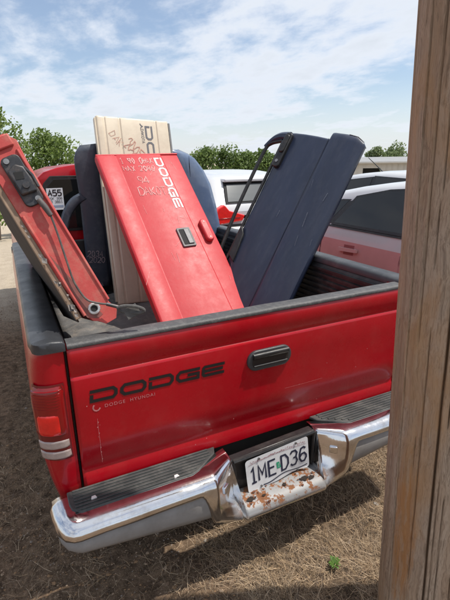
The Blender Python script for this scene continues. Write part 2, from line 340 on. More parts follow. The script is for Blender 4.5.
# ------------------------------------------------------------------ ground
def gz(x, y):
    d = max(0.0, math.hypot(x, y-1.0)-7.0)
    z = -2.9*(1-math.exp(-d/22.0))
    k = 1/(1+max(0, d)*.3)
    z += k*(.018*fn(x, y, 1.3, 1.7)+.012*fn(x, y, 4.1, 5.5)+.009*fn(x, y, 7.7, 14)+.005*fn(x, y, 3.1, 37)) + .12*fn(x, y, 2.2, .06)*min(1, d*.1)
    return z-.012
def ground():
    def ax(a, b, st, far):
        c = list(np.arange(a, b+1e-6, st)); s = st; lo = [a]; hi = [b]
        while hi[-1] < far: s *= 1.22; hi.append(hi[-1]+s); lo.append(lo[-1]-s)
        return lo[:0:-1]+c+hi[1:]
    xs = ax(-2.0, 2.0, .022, 900); ys = ax(-1.6, 2.4, .022, 900)
    V = [(x, y, gz(x, y)) for y in ys for x in xs]; n = len(xs)
    F = [(j*n+i, j*n+i+1, (j+1)*n+i+1, (j+1)*n+i) for j in range(len(ys)-1) for i in range(n-1)]
    m = bpy.data.materials.new('dirt_ground'); m.use_nodes = True; nt = m.node_tree; N = nt.nodes; L = nt.links; p = N['Principled BSDF']
    p.inputs['Roughness'].default_value = .95; p.inputs['Specular IOR Level'].default_value = .15
    tc = N.new('ShaderNodeTexCoord'); sp = N.new('ShaderNodeSeparateXYZ'); L.new(tc.outputs['Object'], sp.inputs[0])
    def nz(sc, d=8, r=.65):
        k = N.new('ShaderNodeTexNoise'); k.inputs['Scale'].default_value = sc; k.inputs['Detail'].default_value = d; k.inputs['Roughness'].default_value = r
        L.new(tc.outputs['Object'], k.inputs['Vector']); return k.outputs[0]
    def mr(v, a, b, c=0, d=1):
        k = N.new('ShaderNodeMapRange'); k.inputs[1].default_value = a; k.inputs[2].default_value = b; k.inputs[3].default_value = c; k.inputs[4].default_value = d; L.new(v, k.inputs[0]); return k.outputs[0]
    def mix(f, a, b):
        k = N.new('ShaderNodeMix'); k.data_type = 'RGBA'
        if isinstance(f, float): k.inputs[0].default_value = f
        else: L.new(f, k.inputs[0])
        for i, v in ((6, a), (7, b)):
            if isinstance(v, tuple): k.inputs[i].default_value = (*v, 1)
            else: L.new(v, k.inputs[i])
        return k.outputs[2]
    def ma(op, a, b):
        k = N.new('ShaderNodeMath'); k.operation = op
        for i, v in enumerate((a, b)):
            if isinstance(v, (int, float)): k.inputs[i].default_value = v
            else: L.new(v, k.inputs[i])
        return k.outputs[0]
    soil = mix(mr(nz(22), .35, .68), (.085, .056, .036), (.32, .215, .138))
    soil = mix(mr(nz(90, 4), .55, .75), soil, (.40, .29, .195))
    straw = mix(mr(nz(45), .35, .65), (.060, .042, .028), (.24, .170, .112))
    sx = ma('ADD', sp.outputs[0], ma('MULTIPLY', ma('SUBTRACT', nz(2.2), .5), 1.2))
    near = mix(mr(sx, -.75, .15), soil, straw)
    lot = mix(mr(nz(6), .3, .7), (.40, .33, .245), (.52, .44, .34)); lot = mix(mr(nz(60, 3), .5, .8), lot, (.25, .21, .17))
    sy = ma('ADD', sp.outputs[1], ma('MULTIPLY', ma('SUBTRACT', nz(1.5), .5), 1.6))
    L.new(mix(mr(sy, 3.0, 4.6), near, lot), p.inputs['Base Color'])
    b = N.new('ShaderNodeBump'); b.inputs['Strength'].default_value = .8; b.inputs['Distance'].default_value = .02
    L.new(ma('ADD', nz(55), ma('MULTIPLY', nz(200, 4), .4)), b.inputs['Height']); L.new(b.outputs[0], p.inputs['Normal'])
    tag(obj('ground', V, F, m, smooth=True, angle=180), kind='structure')
ground()

# ------------------------------------------------------------------ pickup truck
TR = empty('pickup_truck'); tag(TR, 'red pickup truck with DODGE on its tailgate, loaded with loose body panels', 'pickup truck')
def bed_side(sx):
    """outer bed panel with rounded rear corner and wheel arch; sx=-1 left"""
    plan = [(.762, .075), (.762, .012), (.765, .001), (.80, -.004), (.830, .001), (.850, .014), (.862, .034), (.869, .065), (.872, .11)]
    ycols = [.2, .35, .5] + [.62+.043*k for k in range(21)] + [1.6, 1.75, 1.9, 2.14]
    cols = [(x, y) for x, y in plan]+[(.874, y) for y in ycols]
    def xoff(z):   # tuck of the skin with height
        t = [(.44, -.030), (.52, -.012), (.62, .0), (.75, .006), (.88, .008), (.95, .004), (1.0, -.002), (1.04, -.008), (1.062, -.020), (1.070, -.032)]
        for (a, b), (c, d) in zip(t, t[1:]):
            if z <= c: return b+(d-b)*(max(z, a)-a)/(c-a)
        return t[-1][1]
    zs = [0, .07, .16, .28, .40, .52, .64, .74, .83, .9, .95, .98, 1.0]
    rows = []
    for t in zs:
        row = []
        for x, y in cols:
            zb = .445; d = abs(y-1.05)
            if d < .43: zb = max(zb, .36+math.sqrt(.43**2-d*d))
            z = zb+(1.070-zb)*t
            k = 1 if y > .03 else max(0, (x-.762)/.1)*.9
            row.append((sx*(x+xoff(z)*min(1, k)), y+(.012*(1-(z-.44)/.2) if z < .64 and y < .1 else 0), z))
        rows.append(row)
    obj('bed_side', *grid(rows), M_red, TR, smooth=True, angle=60)
    # rail cap on top
    prof = [(.852, 1.052), (.861, 1.060), (.860, 1.074), (.850, 1.085), (.80, 1.090), (.765, 1.086), (.757, 1.078), (.757, 1.052)]
    rows = []
    for y, lim in ((-.011, .812), (-.009, .830), (-.004, .842), (.006, .851), (.018, .857), (.036, .861), (.07, .866), (.3, .866), (.6, .866), (1.0, .866), (1.4, .866), (1.8, .866), (2.13, .866)):
        dz = .006 if y < -.01 else (.002 if y < -.008 else 0)
        rows.append([(sx*(min(x+.005, lim) if x > .8 else min(x, lim)), y, z-(dz if z > 1.06 else 0)+.0012*fn(x*9, y*6, sx)) for x, z in prof])
    obj('rail_cap', *grid(rows, closed_u=False, caps=True), M_cap, TR, smooth=True, angle=50)
    # inner liner wall with ribs
    rib = []
    for k in range(11):
        z = .66+.034*k; rib += [(.752, z), (.752, z+.014), (.740, z+.018), (.740, z+.030)]
    rib = [(.735, .60)]+rib+[(.752, 1.035), (.762, 1.05)]
    rows = [[(sx*x, y, z) for x, z in rib] for y in np.linspace(.06, 2.11, 12)]
    obj('bedliner_wall', *grid(rows), M_liner, TR)
    # tail lamp following the corner
    pl = [(.776, -.004), (.80, -.008), (.830, -.004), (.852, .010), (.863, .024), (.868, .036), (.870, .046)]
    sl_ = [0]
    for p, q in zip(pl, pl[1:]): sl_.append(sl_[-1]+math.hypot(q[0]-p[0], q[1]-p[1]))
    def lens(name, z0, z1, m, bulge, par, a0=0.0, a1=1.0, n=8, k=12, crown=6):
        rows = []
        for i in range(n+1):
            t = i/n; e = bulge*(1-.9*abs(2*t-1)**crown); z = z0+(z1-z0)*t; row = []
            for j in range(k+1):
                w_ = a0+(a1-a0)*j/k; x = float(np.interp(w_*sl_[-1], sl_, [p[0] for p in pl])); y = float(np.interp(w_*sl_[-1], sl_, [p[1] for p in pl]))
                d = Vector((x-.75, y-.12)).normalized(); ee = e*(1-.9*abs(2*j/k-1)**crown)
                row.append((sx*(x+d.x*ee+xoff(z)*.9*min(1, max(0, (x-.762)/.1))), y+d.y*ee, z))
            rows.append(row)
        return obj(name, *grid(rows), m, par, smooth=True, angle=70)
    tl = lens('tail_lamp', .650, .940, mat('lamp_housing', (.13, .004, .006), .3, coat=.4), .0075, TR, crown=14); tl['label'] = 'wraparound red tail lamp with clear lower strips'
    lens('red_lens', .738, .934, M_lens, .0125, tl, .02, .97, crown=12)
    lens('reflector', .746, .846, M_lensb, .0148, tl, .10, .86, crown=6)
    lens('clear_lens', .698, .733, M_clear, .0115, tl, .02, .97, crown=12); lens('clear_lens', .658, .692, M_clear, .0115, tl, .02, .97, crown=12)
    for i in range(7):      # fine horizontal lens ridges in the upper part
        z = .856+.0105*i; lens('lens_ridge', z, z+.0035, M_lens, .0136, tl, .05, .94, 2, crown=12)
for s in (-1, 1): bed_side(s)
# gap seal between bed side and tailgate
for s in (-1, 1): box('jamb', (s*.78 if s < 0 else .755, s*.755 if s < 0 else .78, .03, .07, .47, 1.05), M_black, TR, 0)

def tailgate():
    tg = empty('tailgate'); tg.parent = TR
    prof = [(.004, .492), (-.004, .500), (-.006, .560), (-.0015, .567), (-.0015, .596), (-.009, .606), (-.011, .70), (-.012, .85), (-.0115, .938), (-.010, .944), (-.003, .950), (-.003, .962), (-.008, .969),
            (-.009, 1.02), (-.007, 1.045), (.0, 1.058), (.012, 1.064), (.05, 1.064), (.058, 1.056), (.058, .492)]
    xs = [-.754, -.750, -.742, -.70, -.4, 0, .4, .70, .742, .750, .754]
    rows = []
    for x in xs:
        e = .006 if abs(x) > .753 else (.002 if abs(x) > .749 else 0)
        rows.append([(x, y+(e if y < .02 else 0)+.0018*fn(x*2.2, z*3, 5), z) for y, z in prof])
    obj('panel', *grid(rows, closed_u=True, caps=True), M_red, tg, smooth=True, angle=38)
    # top cap
    cp = [(-.0085, 1.054), (-.0105, 1.062), (-.007, 1.0685), (.002, 1.0715), (.044, 1.073), (.058, 1.069), (.060, 1.03)]
    rows = [[(x, y, z+.002*fn(x*7, y*8, 3)) for y, z in cp] for x in np.linspace(-.752, .752, 60)]
    obj('top_cap', *grid(rows, caps=True), M_capd, tg, smooth=True, angle=45)
    # handle
    h = obj('handle', *prism(rrect(-.086, .122, .818, .906, .042, 7), 'y', -.024, -.006), mat('handle_grey', (.045, .047, .05), .45, var=.2, vscale=20), tg, bevel=.006, bseg=3)
    obj('recess', *prism(rrect(-.066, .104, .836, .888, .018, 5), 'y', -.0255, -.02), M_hole, h)
    rows = []
    for t, (y, z) in enumerate([(-.024, .896), (-.033, .895), (-.036, .889), (-.034, .878), (-.029, .873), (-.0255, .873)]):
        rows.append([(x, y, z) for x in (-.064, -.06, .0, .096, .102)])
    obj('paddle', *grid(rows, caps=True), M_black, h, smooth=True, angle=60)
    obj('lip', *tubegeo([(-.06, -.0265, .842), (.098, -.0265, .842)], .004, 6), M_black, h, smooth=True)
    # lettering
    g = logo(.048, .096, .0085, .0122)
    obj('lettering', *to_xz(g, -.703, .845, -.0142, ang=-.008, shear=.08), M_blkink, tg)
    cu = bpy.data.curves.new('txt', 'FONT'); cu.body = 'DODGE  HYUNDAI'; cu.size = .018; cu.space_character = 1.25
    to = bpy.data.objects.new('txt', cu); COL.objects.link(to)
    dg = bpy.context.evaluated_depsgraph_get(); me = bpy.data.meshes.new_from_object(to.evaluated_get(dg)); bpy.data.objects.remove(to)
    V = [(v.co.x, v.co.y) for v in me.vertices]; F = [tuple(p.vertices) for p in me.polygons]
    obj('dealer_lettering', *to_xz((V, F), -.655, .817, -.0137, ang=-.01), M_decal, tg)
    hb = ribbon([(math.cos(a)*.012, math.sin(a)*.013) for a in np.linspace(2.2, 6.0, 9)], .005)
    obj('dealer_emblem', *to_xz(hb, -.682, .824, -.0137), M_decal, tg)
    # paint chips and a run of scratches below the decal
    rn = random.Random(4); ch = []
    for k in range(30):
        x = -.684+rn.gauss(0, .004); z = rn.uniform(.60, .80)
        if k > 8: x = rn.uniform(-.74, .7); z = rn.choice((rn.gauss(.956, .003), rn.uniform(.52, .93)))
        s = rn.uniform(.0006, .0022); ch.append(([(x-s, z), (x, z-s*1.6), (x+s, z+s*.3), (x+s*.2, z+s)], [(0, 1, 2, 3)]))
    tag(obj('paint_chips', *to_xz(merge(*ch), 0, 0, -.0142), M_chalk, tg), kind='stuff')
    for rb in (ribbon([(-.684+.002*fn(z*30, 1), z) for z in np.linspace(.60, .78, 9)], .0010), ribbon([(x, .70+.02*fn(x*3, 2)) for x in np.linspace(.1, .3, 6)], .0009)):
        obj('scratch', *to_xz(rb, 0, 0, -.0142), M_decal, tg)
tailgate()

def bumper():
    bp = empty('bumper'); bp.parent = TR
    W = [(-.075, .5115), (-.11, .512), (-.150, .512), (-.170, .509), (-.188, .500), (-.198, .487), (-.202, .474), (-.200, .462), (-.188, .453), (-.160, .449)]
    Lp = [(-.105, .348), (-.13, .343), (-.155, .339), (-.18, .334), (-.200, .325), (-.212, .311), (-.215, .295), (-.210, .282), (-.198, .272), (-.17, .270)]
    S1 = [(-.07, .5115), (-.11, .512), (-.150, .512), (-.170, .509), (-.188, .500), (-.201, .470), (-.204, .400), (-.205, .338), (-.195, .303), (-.166, .290)]
    S2 = [(-.03, .5108), (-.06, .5108), (-.09, .510), (-.104, .505), (-.108, .490), (-.112, .420), (-.125, .352), (-.196, .332), (-.210, .300), (-.176, .271)]
    def lerp(a, b, t): return [(p[0]+(q[0]-p[0])*t, p[1]+(q[1]-p[1])*t) for p, q in zip(a, b)]
    def sm(t): return t*t*(3-2*t)
    def station(x):
        ax = abs(x)
        if ax >= .375: return W
        if ax >= .31: return lerp(W, S1, sm((.375-ax)/.065))
        if ax >= .205: return lerp(S1, S2, (.31-ax)/.105)
        if ax >= .195: return lerp(S2, Lp, (.205-ax)/.01)
        return Lp
    xs = [-.17+.02*k for k in range(18)]
    xs = sorted(set([round(v, 3) for v in list(np.linspace(-.43, .43, 87))+list(np.linspace(-.80, -.43, 11))+list(np.linspace(.43, .80, 11))]))
    rows = []
    def ends(sx):
        rr = []
        for x, dy, ang in ((.822, .002, 12), (.846, .009, 28), (.864, .022, 48), (.875, .040, 70), (.879, .062, 84), (.880, .085, 90)):
            a = R(ang); r = []
            for y, z in W:
                d = -y-.10     # outward offset from the bar's spine
                r.append((sx*(x+(d*math.sin(a))-.098*math.sin(a)), -.10-d*math.cos(a)+dy, z))
            rr.append(r)
        return rr
    rnd = .0015
    rows = ends(-1)[::-1]+[[(x, y+rnd*fn(x*9, z*9, 1), z+rnd*fn(x*8, z*9, 4)) for y, z in station(x)] for x in xs]+ends(1)
    obj('chrome_bar', *grid(rows), M_chrome, bp, smooth=True, angle=80, solid=.003)
    # valance below the wings
    V0 = [(-.168, .459), (-.188, .453), (-.195, .436), (-.192, .414), (-.180, .399), (-.152, .392)]; VW = (0, 0, .3, .7, 1, 1)
    for sx in (-1, 1):
        rr = []
        for x in np.linspace(.30, .80, 14):
            t = min(1, max(0, (.84-x)/.5))
            rr.append([(sx*x, y, z-.062*t*w_) for (y, z), w_ in zip(V0, VW)])
        for x, dy, ang in ((.822, .002, 12), (.846, .009, 28), (.864, .022, 48), (.875, .040, 70), (.879, .062, 84), (.880, .085, 90)):
            a = R(ang); rr.append([(sx*(x+((-y-.10)*math.sin(a))-.098*math.sin(a)), -.10-(-y-.10)*math.cos(a)+dy, z+.012*math.sin(a)) for y, z in V0])
        obj('valance', *grid(rr), M_greypl, bp, smooth=True, angle=70, solid=.003)
        # step pad with lengthwise ribs, end follows the corner
        x0, x1 = (.360, .812)
        pad = obj('step_pad', *prism([(sx*(x0-.01), -.116), (sx*(x0+.02), -.129), (sx*(x1-.03), -.128), (sx*x1, -.105), (sx*(x1+.006), -.075), (sx*(x1+.006), -.012), (sx*.240, -.012), (sx*.255, -.05)], 'z', .504, .5165), M_rubber, bp, bevel=.003)
        for k in range(7):
            y = -.116+.016*k
            xi = .262+.105*(max(0, -y-.05)/.066)+.012; box('rib', (min(sx*xi, sx*(x1-.012)), max(sx*xi, sx*(x1-.012)), y-.0042, y+.0042, .516, .5205), M_rubber, pad, .0015)
        # bright edge trim along the inside of the pad
        # bolt head on the inclined end plate
        yy = -.163
        bx = obj('bolt_cover', *prism(rrect(-.017, .017, -.015, .015, .003, 2), 'y', -.008, .012), M_chrome, bp, bevel=.003)
        bx.location = (sx*.262, yy, .432); bx.rotation_euler = (R(-3), 0, sx*R(-40))
    # dark box behind the plate
    pb = obj('plate_recess', *prism([(-.205, .492), (.200, .512), (.196, .335), (-.198, .33)], 'y', -.100, -.06), M_black, bp, bevel=.006)
    obj('recess_lip', *merge(tubegeo([(-.198, -.106, .488), (0, -.112, .500), (.193, -.106, .508)], .011, 8), tubegeo([(-.195, -.106, .488), (-.19, -.106, .335)], .009, 8), tubegeo([(.193, -.106, .508), (.189, -.106, .335)], .009, 8)), M_black, bp, smooth=True)
    # rusted lower lip: flakes and holes
    rn = random.Random(9)
    def blob(cx, cy, rx, ry, z, n=16, jag=.35):
        return [(cx+rx*math.cos(2*math.pi*k/n)*(1+rn.uniform(-jag, jag)), cy+ry*math.sin(2*math.pi*k/n)*(1+rn.uniform(-jag, jag))) for k in range(n)]
    def onlip(p, lift):
        y = p[1]; t = [(q, w) for q, w in Lp]
        for (a, b), (c, d) in zip(t, t[1:]):
            if c <= y <= a: return (p[0], p[1], b+(d-b)*(a-y)/(a-c)+lift)
        return (p[0], p[1], .33+lift)
    for cx, cy, rx, ry in ((.108, -.166, .024, .010), (.142, -.172, .014, .009), (-.15, -.168, .022, .008), (-.095, -.172, .010, .004), (.012, -.160, .009, .006)):
        P = blob(cx, cy, rx, ry, 0, 22, .42); obj('rust_hole', [onlip(p, .0055) for p in P], [tuple(range(len(P)))], M_hole, bp)
    for k in range(14):
        cx = rn.choice((rn.gauss(-.11, .05), rn.gauss(.11, .045))); P = blob(cx, rn.uniform(-.205, -.135), rn.uniform(.003, .010), rn.uniform(.002, .006), 0, 8, .4)
        obj('rust_flake', [onlip(p, .0046+.001*(k % 3)) for p in P], [tuple(range(len(P)))], M_rust, bp)
    # hitch bolts on the pad
    for x, y in ((-.735, -.085), (-.44, -.115)):
        obj('pad_nick', *merge(prism([(x-.010, y-.006), (x+.010, y-.004), (x+.006, y+.008), (x-.007, y+.007)], 'z', .516, .5225)), M_wht, bp, bevel=.001)
    # licence plate
    pl = empty('license_plate', (0.002, -.128, .425), Matrix.Rotation(R(-4.6), 3, 'Y') @ Matrix.Rotation(R(-3), 3, 'X')); pl.parent = bp
    out = rrect(-.1525, .1525, -.076, .076, .014, 5)
    # slightly buckled sheet
    nx, nzz = 24, 10; rows = []
    def py(x, z): return .006*math.sin(x*17+.6)*max(0, -z/.076)**1.5-.004*max(0, -z/.076)*math.cos(x*30)
    rows = []
    for z in sorted(set([-.076, -.0755, -.0745, -.0725, -.069, -.065, .065, .069, .0725, .0745, .0755, .076]+[-.06+.012*j for j in range(11)])):
        inset = 0
        e = .014-(.076-abs(z)) if abs(z) > .062 else 0
        if e > 0: inset = .014-math.sqrt(max(0, .014**2-e*e))
        rows.append([((-.1525+inset)+(2*(.1525-inset))*i/nx, py((-.1525)+.305*i/nx, z), z) for i in range(nx+1)])
    sh = obj('plate_sheet', *grid(rows), M_plate, pl, smooth=True)
    def onpl(geo, off=-.0012): return [(p[0], py(p[0], p[1])+off, p[1]) for p in geo[0]], geo[1]
    def shift(geo, x, z): return [Vector((p[0]+x, p[1]+z)) for p in geo[0]], geo[1]
    for ch, x in zip('1ME', (-.138, -.096, -.048)): obj('plate_character', *onpl(shift(strokes(ch, .070, .033, 0, .0088), x, -.038)), M_ink, pl)
    for ch, x in zip('D36', (.014, .060, .106)): obj('plate_character', *onpl(shift(strokes(ch, .070, .033, 0, .0088), x, -.038)), M_ink, pl)
    st = [(-.010, .014), (.004, .014), (.006, .006), (.009, -.002), (.010, -.012), (.006, -.013), (-.008, -.012), (-.009, .0)]
    obj('state_emblem', *onpl(([Vector((p[0]-.001, p[1]*1.15-.004)) for p in st], [tuple(range(len(st)))])), M_green, pl)
    nick = merge(*[ribbon([(-.003+dx, -.004+dz), (.003+dx, -.004+dz)], .002) for dx, dz in ((0, 0), (0, .006), (-.001, -.007))])
    obj('emblem_print', *onpl(nick, -.0022), M_plate, pl)
    rn2 = random.Random(2); b = []
    for k in range(26):
        x = -.13+.0104*k; b.append(ribbon([(x, .058+rn2.uniform(-.006, .006)), (x+rn2.uniform(.004, .009), .058+rn2.uniform(-.006, .006))], rn2.uniform(.002, .005)))
    obj('top_print', *onpl(merge(*b)), M_plpink, pl)
    b = merge(ribbon([(x, .045+.008*math.sin((x+.15)*13)+.004) for x in np.linspace(-.14, .14, 24)], .0022))
    obj('top_band', *onpl(b), M_plpink, pl)
    b = merge(ribbon([(x, -.060+.007*math.sin(x*38+.8)) for x in np.linspace(-.08, .142, 30)], .0048))
    obj('wave_print', *onpl(b), M_ink, pl)
    for x, z in ((-.09, .066), (.09, .066), (-.09, -.066), (.09, -.066)):
        obj('screw', *prism([(x+.005*math.cos(a), z+.005*math.sin(a)) for a in np.linspace(0, 5.5, 8)], 'y', -.005, 0), M_steel, pl, smooth=True)
bumper()

def bed_and_cab():
    # bed floor, ribbed
    prof = []
    for k in range(24):
        x = -.735+.0613*k; prof += [(x, .618), (x+.034, .618), (x+.040, .626), (x+.056, .626)]
    prof.append((.735, .618))
    obj('bed_floor', *grid([[(x, y, z) for x, z in prof] for y in (.06, 1.0, 2.12)]), M_liner, TR)
    box('bulkhead', (-.75, .75, 2.105, 2.14, .55, 1.07), M_liner, TR, .01)
    box('underbody_filler', (-.70, .70, .12, 3.4, .36, .60), M_under, TR, .03)  # plain dark box filling the underside, added to block light under the bed
    box('frame_crossmember', (-.72, .72, .02, .10, .33, .52), M_under, TR, .01)
    # wheels
    def wheel(x, y):
        r0 = []; s = 1 if x > 0 else -1
        prof = [(-.10, .20), (-.11, .27), (-.105, .33), (-.085, .353), (0, .360), (.085, .353), (.105, .33), (.11, .27), (.10, .20)]
        rows = [[(x+a, y+r*math.cos(t), .355+r*math.sin(t)) for a, r in prof] for t in np.linspace(0, 2*math.pi, 37)[:-1]]
        w = empty('wheel', (0, 0, 0)); w.parent = TR
        obj('tyre', *grid(rows, closed_v=True), M_tyre, w, smooth=True)
        pr = [(s*.02, .0), (s*.05, .04), (s*.05, .07), (s*.025, .09), (s*.03, .15), (s*.06, .185), (s*.10, .205)]
        rows = [[(x+a, y+r*math.cos(t), .355+r*math.sin(t)) for a, r in pr] for t in np.linspace(0, 2*math.pi, 31)[:-1]]
        obj('rim', *grid(rows, closed_v=True), M_rim, w, smooth=True)
    for y in (1.05, 3.9):
        for x in (-.74, .74): wheel(x, y)
    # cab shell lofted along y
    sec = [(.80, .50), (.845, .62), (.86, .85), (.845, 1.02), (.80, 1.09), (.765, 1.22), (.725, 1.36), (.69, 1.45), (.655, 1.515), (.585, 1.572), (.48, 1.605), (.34, 1.625), (.0, 1.642)]
    def ring(y, k=1.0, top=1.642, inset=0):
        y += .10
        P = [(x*k-inset*(x > 0), min(z, top-.06*(x/.8)**2) if z > 1.05 else z) for x, z in sec]
        return [(-x, y, z) for x, z in P]+[(x, y, z) for x, z in P[::-1][1:]]
    rows = [ring(2.105, .985, 1.62), ring(2.115, .995, 1.636), ring(2.15), ring(2.5), ring(2.9), ring(3.1, 1, 1.63), ring(3.3, 1, 1.52), ring(3.55, 1, 1.32), ring(3.75, 1, 1.14), ring(3.85, 1, 1.11), ring(4.3, .99, 1.09), ring(4.75, .97, 1.04), ring(4.9, .95, .95), ring(4.95, .92, .80)]
    obj('cab_body', *grid(rows, caps=True), M_red, TR, smooth=True, angle=45)
    # rear window: gasket + glass
    def wnd(name, x0, z0, x1, z1, ins, y0, y1, m, par):
        P = [(x0+ins, z0+ins), (x1-ins, z0+ins)]
        P = []
        cor = [(x1-ins-.0, z0+ins), (x1-.02-ins, z0+.2), (x1-.07-ins, z1-.05-ins), (x1-.12-ins, z1-ins), (x0+.12+ins, z1-ins), (x0+.07+ins, z1-.05-ins), (x0+.02+ins, z0+.2), (x0+ins, z0+ins)]
        return obj(name, *prism(cor, 'y', y0, y1), m, par, bevel=.003)
    rw = wnd('rear_window', -.66, 1.13, .66, 1.545, 0, 2.190, 2.21, M_black, TR)
    wnd('pane', -.66, 1.13, .66, 1.545, .022, 2.186, 2.20, M_glass, rw)
    # sticker in the window
    sk = obj('window_sticker', *prism([(-.578, 1.298), (-.462, 1.298), (-.462, 1.458), (-.578, 1.458)], 'y', 2.181, 2.184), M_paper, rw)
    sk.rotation_euler = (0, 0, 0)
    g = strokes('A55', .042, .026, .008, .0085); obj('sticker_lettering', *to_xz(g, -.568, 1.402, 2.1798), M_blkink, sk)
    for tx, z, hh in (('DSK 306', 1.376, .015), ('73 3861', 1.350, .017)):
        g = strokes(tx, hh, .0105, .004, .003); obj('sticker_small_print', *to_xz(g, -.570, z, 2.1798), M_greyink, sk)
    obj('sticker_band', *to_xz(ribbon([(-.572, 1.325), (-.468, 1.325)], .015), 0, 0, 2.1799), mat('sticker_blue', (.30, .36, .48), .5), sk)
    # side windows
    for s in (-1, 1):
        def xs(z): return float(np.interp(z, [.5, .62, .85, 1.02, 1.09, 1.22, 1.36, 1.45, 1.515], [.80, .845, .86, .845, .80, .765, .725, .69, .655]))
        L_ = [(2.36, 3.50), (2.37, 3.42), (2.38, 3.32), (2.40, 3.22), (2.43, 3.15)]; Z_ = [1.13, 1.22, 1.33, 1.43, 1.50]
        rows = [[(s*(xs(z)+.005), y, z) for y in np.linspace(a_, b_, 5)] for (a_, b_), z in zip(L_, Z_)]
        obj('side_window', *grid(rows), M_glass, TR, smooth=True, solid=.003)
        for y in (2.31, 3.55):
            rows = [[(s*(xs(z)+.0025), y-.004, z), (s*(xs(z)+.0025), y+.004, z)] for z in np.linspace(.55, 1.085, 9)]
            obj('door_seam', *grid(rows), M_dark, TR)
        box('door_handle', (min(s*.845, s*.875), max(s*.845, s*.875), 2.40, 2.56, .955, .99), M_black, TR, .008)
    wr = [[(x*wd, y, tp-.06*(x*wd/.8)**2+.008) for x in np.linspace(-1, 1, 9)] for y, tp, wd in ((3.28, 1.575, .50), (3.40, 1.52, .56), (3.65, 1.32, .66), (3.83, 1.155, .70))]
    obj('windshield', *grid(wr), M_glass, TR, smooth=True, solid=.004)
bed_and_cab()

# ------------------------------------------------------------------ loose tailgates standing on end
def rod(w):
    v = Vector(w); return Matrix.Rotation(v.length, 3, v.normalized())
def loose_tailgate(name, loc, rv, w, L, th, m, creases, label, back=None):
    t = empty(name, loc, rod(rv)); tag(t, label, 'tailgate', 'loose tailgates in the truck bed')
    # profile across u: flat with pressed creases; front is -y
    us = [(0, .010), (.006, .002), (.012, 0)]
    for c, d in creases: us += [(c-.012, us[-1][1]), (c-.004, d), (c+.004, d), (c+.012, us[-1][1])] if d > 0 else [(c-.006, us[-1][1]), (c+.006, us[-1][1]-d)]
    last = us[-1][1]; us += [(w-.012, last), (w-.005, last+.003), (w, last+.012), (w, th), (0, th)]
    zs = [0, .004, .012]+[L*k/8 for k in range(1, 8)]+[L-.012, L-.004, L]
    rows = []
    for z in zs:
        e = .006 if z in (0, L) else (.002 if z in (.004, L-.004) else 0)
        rows.append([(u, y+(e if y < th*.6 else 0)+.0015*fn(u*4, z*3, w*9), z) for u, y in us])
    obj('panel', *grid(rows, closed_u=True, caps=True), m, t, smooth=True, angle=35)
    return t
# red one in front
W1, L1 = .61, 1.507
RT = loose_tailgate('loose_tailgate', (-.155, .69, .627), (-.792, -.05, .085), W1, L1, .055, M_redfade, [(.135, .004), (.470, -.010)],
                    'faded red loose tailgate with pale DODGE lettering leaning on the cream one')
def red_details():
    t = RT
    # vertical lettering reading downward
    g = logo(.060, .085, .010, .013); obj('lettering', *to_xz(g, .400, L1-.04, -.0022, ang=-math.pi/2), M_wht, t)
    rn = random.Random(3)
    for tx, u, z, h, cw in (('1 90 0HAK', .150, L1-.085, .050, .019), ('MAX 2080', .150, L1-.155, .045, .021), ('94', .215, L1-.275, .065, .036), ('DAKOTA', .195, L1-.375, .07, .031)):
        x0 = 0
        for wd in tx.split(' '):
            obj('hand_lettering', *to_xz(strokes(wd, h, cw, .008, .0058, .005, rn), u+x0*math.cos(-.03), z+x0*math.sin(-.03), -.0024, ang=-.03), M_chalk, t)
            x0 += (len(wd)+1)*(cw+.008)
    rq = random.Random(41)
    for k in range(22):
        u = rq.uniform(.03, .58); z = rq.uniform(.35, L1-.1); an = rq.choice((rq.uniform(0, 6.28), 1.5+rq.gauss(0, .15))); ln = rq.uniform(.015, .10)
        P = [(u+math.cos(an)*ln*q+.002*fn(u*20, q*3, k), z+math.sin(an)*ln*q) for q in np.linspace(0, 1, 6)]
        if max(p[0] for p in P) > .46 and min(p[0] for p in P) < .49: continue
        v, f_ = ribbon(P, rq.uniform(.0008, .0022)); yo = .0105-.002 if u > .47 else -.0022
        obj('scratch', [(p[0], yo, p[1]) for p in v], f_, M_chalk, t)
    # handle recess
    hz = L1*.50
    h = obj('handle', *prism(rrect(.330, .425, hz-.075, hz+.075, .008, 3), 'y', -.012, .004), mat('handle_frame', (.15, .14, .14), .55, var=.3, vscale=40), t, bevel=.003)
    obj('recess', *prism(rrect(.342, .413, hz-.062, hz+.062, .005, 3), 'y', -.0135, -.01), M_dark, h)
    obj('paddle', *prism(rrect(.376, .409, hz-.058, hz+.058, .004, 3), 'y', -.019, -.012), mat('handle_paddle', (.16, .16, .165), .5, var=.3, vscale=40), h, bevel=.002)
    # raised oval light bezel near the edge
    b = obj('raised_bezel', *prism(rrect(.515, .570, hz-.055, hz+.125, .026, 6), 'y', -.022, .012), M_redfade, t, bevel=.010, bseg=3)
    for dz in (.098, -.03): obj('screw', *prism([(.5425+.004*math.cos(a), hz+dz+.004*math.sin(a)) for a in np.linspace(0, 5.5, 8)], 'y', -.024, -.02), M_steel, b)
    box('top_lip', (.0, W1, .004, .05, L1-.001, L1+.012), M_redfade, t, .004)
red_details()
